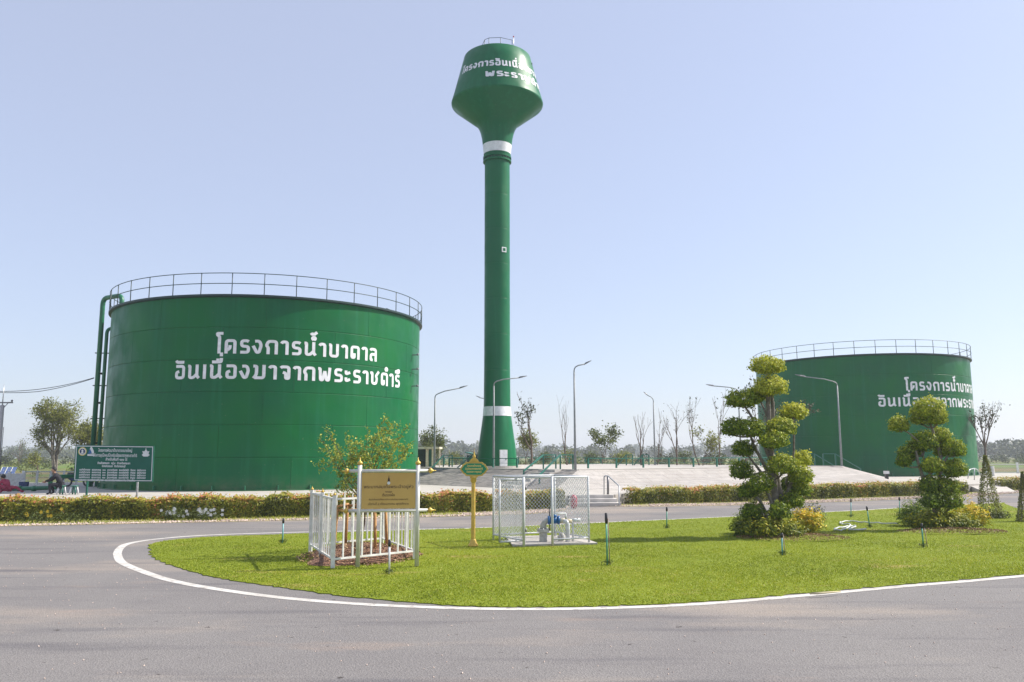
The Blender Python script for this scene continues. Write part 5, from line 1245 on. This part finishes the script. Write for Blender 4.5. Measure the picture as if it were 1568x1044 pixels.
# ------------------------------------------------------------------ sprinkler stakes
def stake(label, x0, y0, x1, y1, m='greenpvc', rod=None):
    base = G(x1, y1, Zl); t = thing('sprinkler_stake', label, 'sprinkler stake', base, 'plastic sprinkler stakes in the lawn')
    e = L_(t, at(x0, y0, base.y)); 
    MB().tube([(0, 0, -.02), e*.8], .017, 8).obj('riser_pipe', M[m], t)
    MB().tube([e*.79, e*.86, e*.99, e], [.024, .030, .026, .012], 8).obj('sprinkler_head', M['black'], t)
    if rod: r_ = Vector(rod); MB().tube([(r_.x, -.01, -.02), (r_.x*.5, -.02, r_.z)], .009, 5).obj('support_rod', M['rod'], t)
    k = 60; P = rng.normal(size=(k, 3))*[.05, .05, .02]+[0, 0, .04]; leaves('grass_tuft', P, rng.normal(size=(k, 3))+[0, -1, 0], np.full(k, .045), .2+.2*rng.random(k), M['leaf_tree'], t, aspect=.12)
    return t
stake('thin stake at the far left of the lawn', 434, 793, 432.5, 831, 'bluepvc')
stake('white stake with black cap right in front of the brass plaque', 596.5, 826, 596, 877, 'pvcwhite')
stake('tallest foreground stake with a rusty rod, right of the pump cage', 928, 785, 930, 864, 'greenpvc', (.05, 0, .88))
stake('stake near the far lawn edge between cage and first topiary', 1021, 776, 1021, 808, 'greenpvc')
stake('short blue stake in front of the first topiary', 1197, 816, 1198, 849, 'bluepvc', (.06, 0, .42))
stake('stake by the far lawn edge right of the first topiary', 1303, 763, 1303, 791, 'bluepvc')
stake('leaning stake where the white hose ends', 1327, 775, 1332, 807, 'greenpvc')
stake('stake by the far lawn edge left of the second topiary', 1377, 761, 1378, 787, 'greenpvc')
stake('stake with a reddish rod in front of the second topiary', 1411, 801, 1414, 837, 'greenpvc', (.09, 0, .42))

# hose, stick
hp = [(1376, 802), (1345, 800.5), (1320, 799), (1300, 798), (1287, 799.5), (1290, 802), (1302, 803), (1298, 806), (1283, 807.5), (1278, 811), (1290, 811), (1303, 805), (1310, 806), (1300, 811), (1330, 809)]
P = [G(x, y, .06) for x, y in hp]; sp_ = []
for i in range(len(P)-1):
    p0, p1, p2, p3 = P[max(i-1, 0)], P[i], P[i+1], P[min(i+2, len(P)-1)]
    for j in range(6): q = j/6; v = .5*((2*p1)+(p2-p0)*q+(2*p0-5*p1+4*p2-p3)*q*q+(3*p1-p0-3*p2+p3)*q**3); v.z = .06+.012*math.sin(i*2+j); sp_.append(v)
tag(MB().tube(sp_, .022, 6).obj('hose', M['hose']), 'white hose lying in loose loops on the lawn between the two topiary trees', 'hose')
tag(MB().tube([G(1240, 909, .06), G(1262, 907.5, .065), G(1287, 905.5, .06)], [.012, .016, .010], 6).obj('stick', mat('dry_stick', (.55, .48, .28), .8)), 'pale dry stick lying in the grass near the white line', 'stick')

# ------------------------------------------------------------------ topiary trees
def topiary(label, base, pads, limbs, D, seed, n_per=1500, group='clipped cloud topiary trees'):
    root = thing('topiary_tree', label, 'topiary tree', base, group); r = random.Random(seed)
    T = MB(); ctr = {}
    for i, (px, py, rx, ry, dy, tone) in enumerate(pads):
        c = L_(root, at(px, py, D+dy*1.6)); k = D/FPX; ctr[i] = (c, rx*k, ry*k)
    pts3 = [[L_(root, at(x, y, D+dy)) for x, y, dy in l] for l, _, _ in limbs]
    for P, (l, r0, r1) in zip(pts3, limbs):
        n_ = len(P); sm_ = []
        for i in range(n_-1):
            for j in range(4):
                q = j/4; p0, p1, p2, p3 = P[max(i-1, 0)], P[i], P[i+1], P[min(i+2, n_-1)]
                sm_.append(.5*((2*p1)+(p2-p0)*q+(2*p0-5*p1+4*p2-p3)*q*q+(3*p1-p0-3*p2+p3)*q**3)+Vector((r.gauss(0, .006), r.gauss(0, .006), 0)))
        sm_.append(P[-1]); m_ = len(sm_); T.tube(sm_, [r0+(r1-r0)*(i/(m_-1))*1. for i in range(m_)], 9, cap=False)
    # twigs spreading inside each pad from the nearest limb point
    allp = [p for P in pts3 for a_, b_ in zip(P[:-1], P[1:]) for p in (a_, a_.lerp(b_, .5), b_)]
    for i, (c, rx, rz) in ctr.items():
        s = min(allp, key=lambda p: (p-(c-Vector((0, 0, rz)))).length)
        hub = c-Vector((0, 0, rz*.7)); T.tube([s, s.lerp(hub, .5)+Vector((0, 0, -.03)), hub], [.030, .026, .022], 6, cap=False)
        for k in range(9):
            a_ = r.uniform(0, 2*PI); e = c+Vector((math.cos(a_)*rx*.7, math.sin(a_)*rx*.6, r.uniform(-.3, .5)*rz)); T.tube([hub, hub.lerp(e, .5)-Vector((0, 0, .02)), e], [.013, .009, .004], 4, cap=False)
    T.obj('trunk', M['barkgrey'], root)
    for i, (c, rx, rz) in ctr.items():
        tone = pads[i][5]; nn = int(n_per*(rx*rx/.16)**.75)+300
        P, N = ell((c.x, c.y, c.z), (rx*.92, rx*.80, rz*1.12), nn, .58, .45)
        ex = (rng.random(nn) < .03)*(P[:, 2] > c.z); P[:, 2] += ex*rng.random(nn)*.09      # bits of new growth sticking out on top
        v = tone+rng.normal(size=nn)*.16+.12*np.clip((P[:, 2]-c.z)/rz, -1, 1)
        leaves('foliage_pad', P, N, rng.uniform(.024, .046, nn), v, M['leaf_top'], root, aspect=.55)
    return root
D1 = G(1190, 822, 0).y
b1 = G(1190, 822, .02)
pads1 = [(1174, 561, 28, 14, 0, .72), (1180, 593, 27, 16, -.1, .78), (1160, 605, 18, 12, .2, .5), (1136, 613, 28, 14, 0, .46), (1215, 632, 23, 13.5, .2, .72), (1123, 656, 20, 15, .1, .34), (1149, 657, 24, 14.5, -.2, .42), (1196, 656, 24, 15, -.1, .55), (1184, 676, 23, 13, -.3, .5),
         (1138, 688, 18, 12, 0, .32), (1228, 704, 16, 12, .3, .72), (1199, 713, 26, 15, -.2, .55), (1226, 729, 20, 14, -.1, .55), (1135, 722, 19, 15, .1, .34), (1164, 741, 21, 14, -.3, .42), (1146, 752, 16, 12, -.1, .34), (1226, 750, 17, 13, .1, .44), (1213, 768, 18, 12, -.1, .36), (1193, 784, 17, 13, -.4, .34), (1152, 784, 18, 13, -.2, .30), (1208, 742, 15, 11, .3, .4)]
limbs1 = [([(1186, 812, 0), (1187, 770, 0), (1184, 720, 0), (1178, 665, .05), (1177, 620, 0), (1176, 575, 0)], .11, .045), ([(1192, 812, .1), (1196, 770, .1), (1190, 735, .1), (1182, 690, .1), (1184, 640, .1), (1182, 600, .05)], .09, .04),
          ([(1184, 735, 0), (1168, 708, 0), (1156, 685, 0), (1150, 668, 0)], .055, .03), ([(1178, 700, 0), (1166, 672, .05), (1152, 640, .05), (1140, 622, 0)], .05, .025), ([(1186, 745, 0), (1165, 722, 0), (1150, 703, 0), (1141, 694, 0)], .045, .02),
          ([(1176, 810, -.1), (1172, 785, -.1), (1162, 765, -.1), (1152, 758, -.1)], .06, .03), ([(1196, 780, .1), (1206, 750, .1), (1216, 735, 0), (1224, 732, 0)], .05, .03), ([(1204, 740, .2), (1214, 700, .2), (1216, 660, .2), (1215, 640, .2)], .035, .022),
          ([(1186, 800, -.1), (1178, 760, -.15), (1170, 748, -.2)], .05, .03), ([(1180, 720, 0), (1150, 727, 0), (1140, 728, 0)], .03, .02), ([(1184, 668, 0), (1176, 640, 0), (1163, 612, .15)], .03, .02)]
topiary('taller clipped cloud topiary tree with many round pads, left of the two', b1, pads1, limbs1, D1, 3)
D2 = G(1445, 812, 0).y
b2 = G(1445, 812, .02)
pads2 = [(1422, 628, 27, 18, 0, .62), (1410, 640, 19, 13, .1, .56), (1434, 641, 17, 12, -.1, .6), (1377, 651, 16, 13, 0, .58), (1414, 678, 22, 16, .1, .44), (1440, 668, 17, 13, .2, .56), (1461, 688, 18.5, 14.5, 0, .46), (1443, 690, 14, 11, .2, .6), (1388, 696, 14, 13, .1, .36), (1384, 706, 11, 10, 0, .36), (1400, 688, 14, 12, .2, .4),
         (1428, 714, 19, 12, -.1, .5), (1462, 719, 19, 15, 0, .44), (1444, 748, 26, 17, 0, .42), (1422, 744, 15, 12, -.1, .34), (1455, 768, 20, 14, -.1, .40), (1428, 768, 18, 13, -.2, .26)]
limbs2 = [([(1436, 805, 0), (1428, 770, 0), (1418, 745, 0), (1408, 715, 0), (1402, 690, 0)], .07, .035), ([(1436, 790, 0), (1438, 745, .1), (1440, 700, .1), (1430, 665, .1), (1424, 645, 0)], .07, .03), ([(1410, 680, 0), (1398, 668, 0), (1383, 658, 0)], .03, .018),
          ([(1432, 760, 0), (1442, 720, 0), (1450, 700, 0), (1460, 694, 0)], .045, .025), ([(1440, 745, .1), (1452, 730, .1), (1460, 725, 0)], .03, .02), ([(1430, 740, .2), (1416, 705, .2), (1410, 690, .1)], .04, .02)]
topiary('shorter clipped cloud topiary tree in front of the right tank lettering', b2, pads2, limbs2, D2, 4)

# shrubs at their feet
def shrub(name, label, c, r, n, lm, size, v0, vs, seed=0, parent_cat='shrub', aspect=.4, up=.4):
    root = thing(name, label, parent_cat, (c[0], c[1], .02)); P, N = ell((0, 0, r[2]*.75), r, n, .4, 0.); P[:, 2] = np.maximum(P[:, 2], .01)
    P += rng.normal(size=(n, 3))*[.07, .07, .05]; P[:, 2] = np.abs(P[:, 2]); P[:, 2] *= 1+.25*np.sin(P[:, 0]*11+seed)*np.cos(P[:, 1]*9)
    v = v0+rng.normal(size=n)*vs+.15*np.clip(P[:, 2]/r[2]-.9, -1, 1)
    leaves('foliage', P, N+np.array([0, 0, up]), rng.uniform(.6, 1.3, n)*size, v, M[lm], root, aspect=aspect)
    b = MB(); rr_ = random.Random(seed)
    for k in range(14): a_ = rr_.uniform(0, 2*PI); e = rr_.uniform(.3, .8); b.tube([(0, 0, 0), (math.cos(a_)*r[0]*e*.5, math.sin(a_)*r[1]*e*.5, r[2]*.7), (math.cos(a_)*r[0]*e, math.sin(a_)*r[1]*e, r[2]*1.2)], [.012, .009, .004], 4, cap=False)
    tag(b.obj('stem', M['bark'], root), kind='stuff'); return root
def gx(px, py): p = G(px, py, 0); return (p.x, p.y)
shrub('dark_shrub', 'dark green leafy shrub at the left foot of the taller topiary', gx(1150, 818), (.42, .38, .36), 2800, 'leaf_top', .040, .22, .16, 1)
shrub('olive_shrub', 'olive green low shrub under the middle of the taller topiary', gx(1184, 826), (.74, .40, .28), 4200, 'leaf_croton', .045, .26, .16, 2)
shrub('croton_bush', 'yellow croton bush at the right foot of the taller topiary', gx(1234, 818), (.46, .40, .36), 2400, 'leaf_croton', .058, .55, .20, 3, aspect=.26)
shrub('dark_shrub', 'thin dark reddish shrub behind the yellow croton of the taller topiary', gx(1245, 806), (.34, .3, .42), 500, 'leaf_dark', .04, .4, .25, 4)
shrub('olive_shrub', 'low green groundcover shrub at the far left foot of the taller topiary', gx(1138, 822), (.26, .26, .28), 1200, 'leaf_croton', .04, .14, .12, 12)
shrub('dark_shrub', 'dark green shrub at the left foot of the shorter topiary', gx(1402, 806), (.42, .40, .38), 2600, 'leaf_top', .042, .20, .16, 5)
shrub('olive_shrub', 'yellowish olive shrub under the middle of the shorter topiary', gx(1440, 813), (.95, .42, .30), 5200, 'leaf_croton', .045, .26, .16, 6)
shrub('croton_bush', 'yellow croton bush at the right foot of the shorter topiary', gx(1486, 810), (.48, .40, .38), 2400, 'leaf_croton', .058, .52, .18, 7, aspect=.26)
shrub('grey_shrub', 'grey twiggy shrub at the left of the shorter topiary trunk', gx(1412, 800), (.36, .3, .46), 1400, 'leaf_dark', .035, .6, .3, 8)
# mounds with dry grass
for nm, px, py, rx, ry, h in (('mound', 1205, 826, 1.45, .75, .10), ('mound', 1450, 816, 1.5, .7, .08)):
    c = G(px, py, 0); mm = MB(); vs = [(0, 0, h)]
    for i in range(1, 7):
        for j in range(24): q = i/6; a_ = 2*PI*j/24; vs.append((rx*q*math.cos(a_), ry*q*math.sin(a_), max(-.01, h*(1-q*q)+random.gauss(0, .006))))
    fs = [(0, 1+j, 1+(j+1) % 24) for j in range(24)]+[(1+i*24+j, 1+(i+1)*24+j, 1+(i+1)*24+(j+1) % 24, 1+i*24+(j+1) % 24) for i in range(5) for j in range(24)]
    mm.add(vs, fs, True); tag(mm.obj('earth_mound', M['turf'], None, (c.x, c.y, .02)), kind='structure')
    k = 1800; q = np.sqrt(rng.random(k)); a_ = rng.random(k)*2*PI; P = np.stack([rx*q*np.cos(a_)+.15, ry*q*np.sin(a_), np.maximum(0, h*(1-q*q))+.02+rng.random(k)*.03], 1)
    tag(leaves('dry_clippings', P, rng.normal(size=(k, 3))+[0, 0, .8], np.full(k, .035), rng.random(k), M['litter'], None, aspect=.2, loc=(c.x, c.y, .02)), kind='stuff')

# cone shaped trellis plants
def cone_plant(label, px, py, h, w_, seed, lt=900):
    c = G(px, py, .02); t = thing('trellis_plant', label, 'plant', c, 'cone shaped climbing plants on stakes'); r = random.Random(seed)
    st_ = MB()
    for k in range(12):
        a_ = 2*PI*k/12; st_.tube([(math.cos(a_)*w_, math.sin(a_)*w_, 0), (math.cos(a_)*w_*.55, math.sin(a_)*w_*.55, h*.45), (math.cos(a_)*.05, math.sin(a_)*.05, h)], [.009, .008, .006], 4, cap=False)
    st_.obj('stake', M['barkgrey'], t)
    k = lt; z = rng.random(k)**1.4*h*1.05; rad = w_*(1-z/h*.85)*(.6+.5*rng.random(k)); a_ = rng.random(k)*2*PI
    P = np.stack([np.cos(a_)*rad, np.sin(a_)*rad, z], 1); leaves('foliage', P, rng.normal(size=(k, 3))+[0, -.4, .2], np.full(k, .034), .3+.5*rng.random(k), M['leaf_light'], t, aspect=.4)
cone_plant('tall cone shaped climbing plant right of the shorter topiary', 1516, 792, 2.0, .42, 1, 3200)
cone_plant('cone shaped climbing plant cut by the right edge of the picture', 1572, 798, 1.5, .28, 2, 2200)
shrub('low_weeds', 'low weeds at the foot of the tall cone shaped plant', gx(1520, 794), (.55, .3, .12), 900, 'leaf_tree', .04, .5, .2, 9)

# ------------------------------------------------------------------ air
hz = MB().box((-1400, -120, -1.2), (1400, 1300, 34))
hm = bpy.data.materials.new('thin_haze'); hm.use_nodes = True; N = hm.node_tree.nodes; N.remove(N['Principled BSDF'])
pv = N.new('ShaderNodeVolumePrincipled'); pv.inputs['Color'].default_value = (.84, .89, 1, 1); pv.inputs['Density'].default_value = .00050; pv.inputs['Anisotropy'].default_value = .2
hm.node_tree.links.new(pv.outputs[0], N['Material Output'].inputs['Volume'])
ho = hz.obj('haze', hm); tag(ho, kind='stuff')
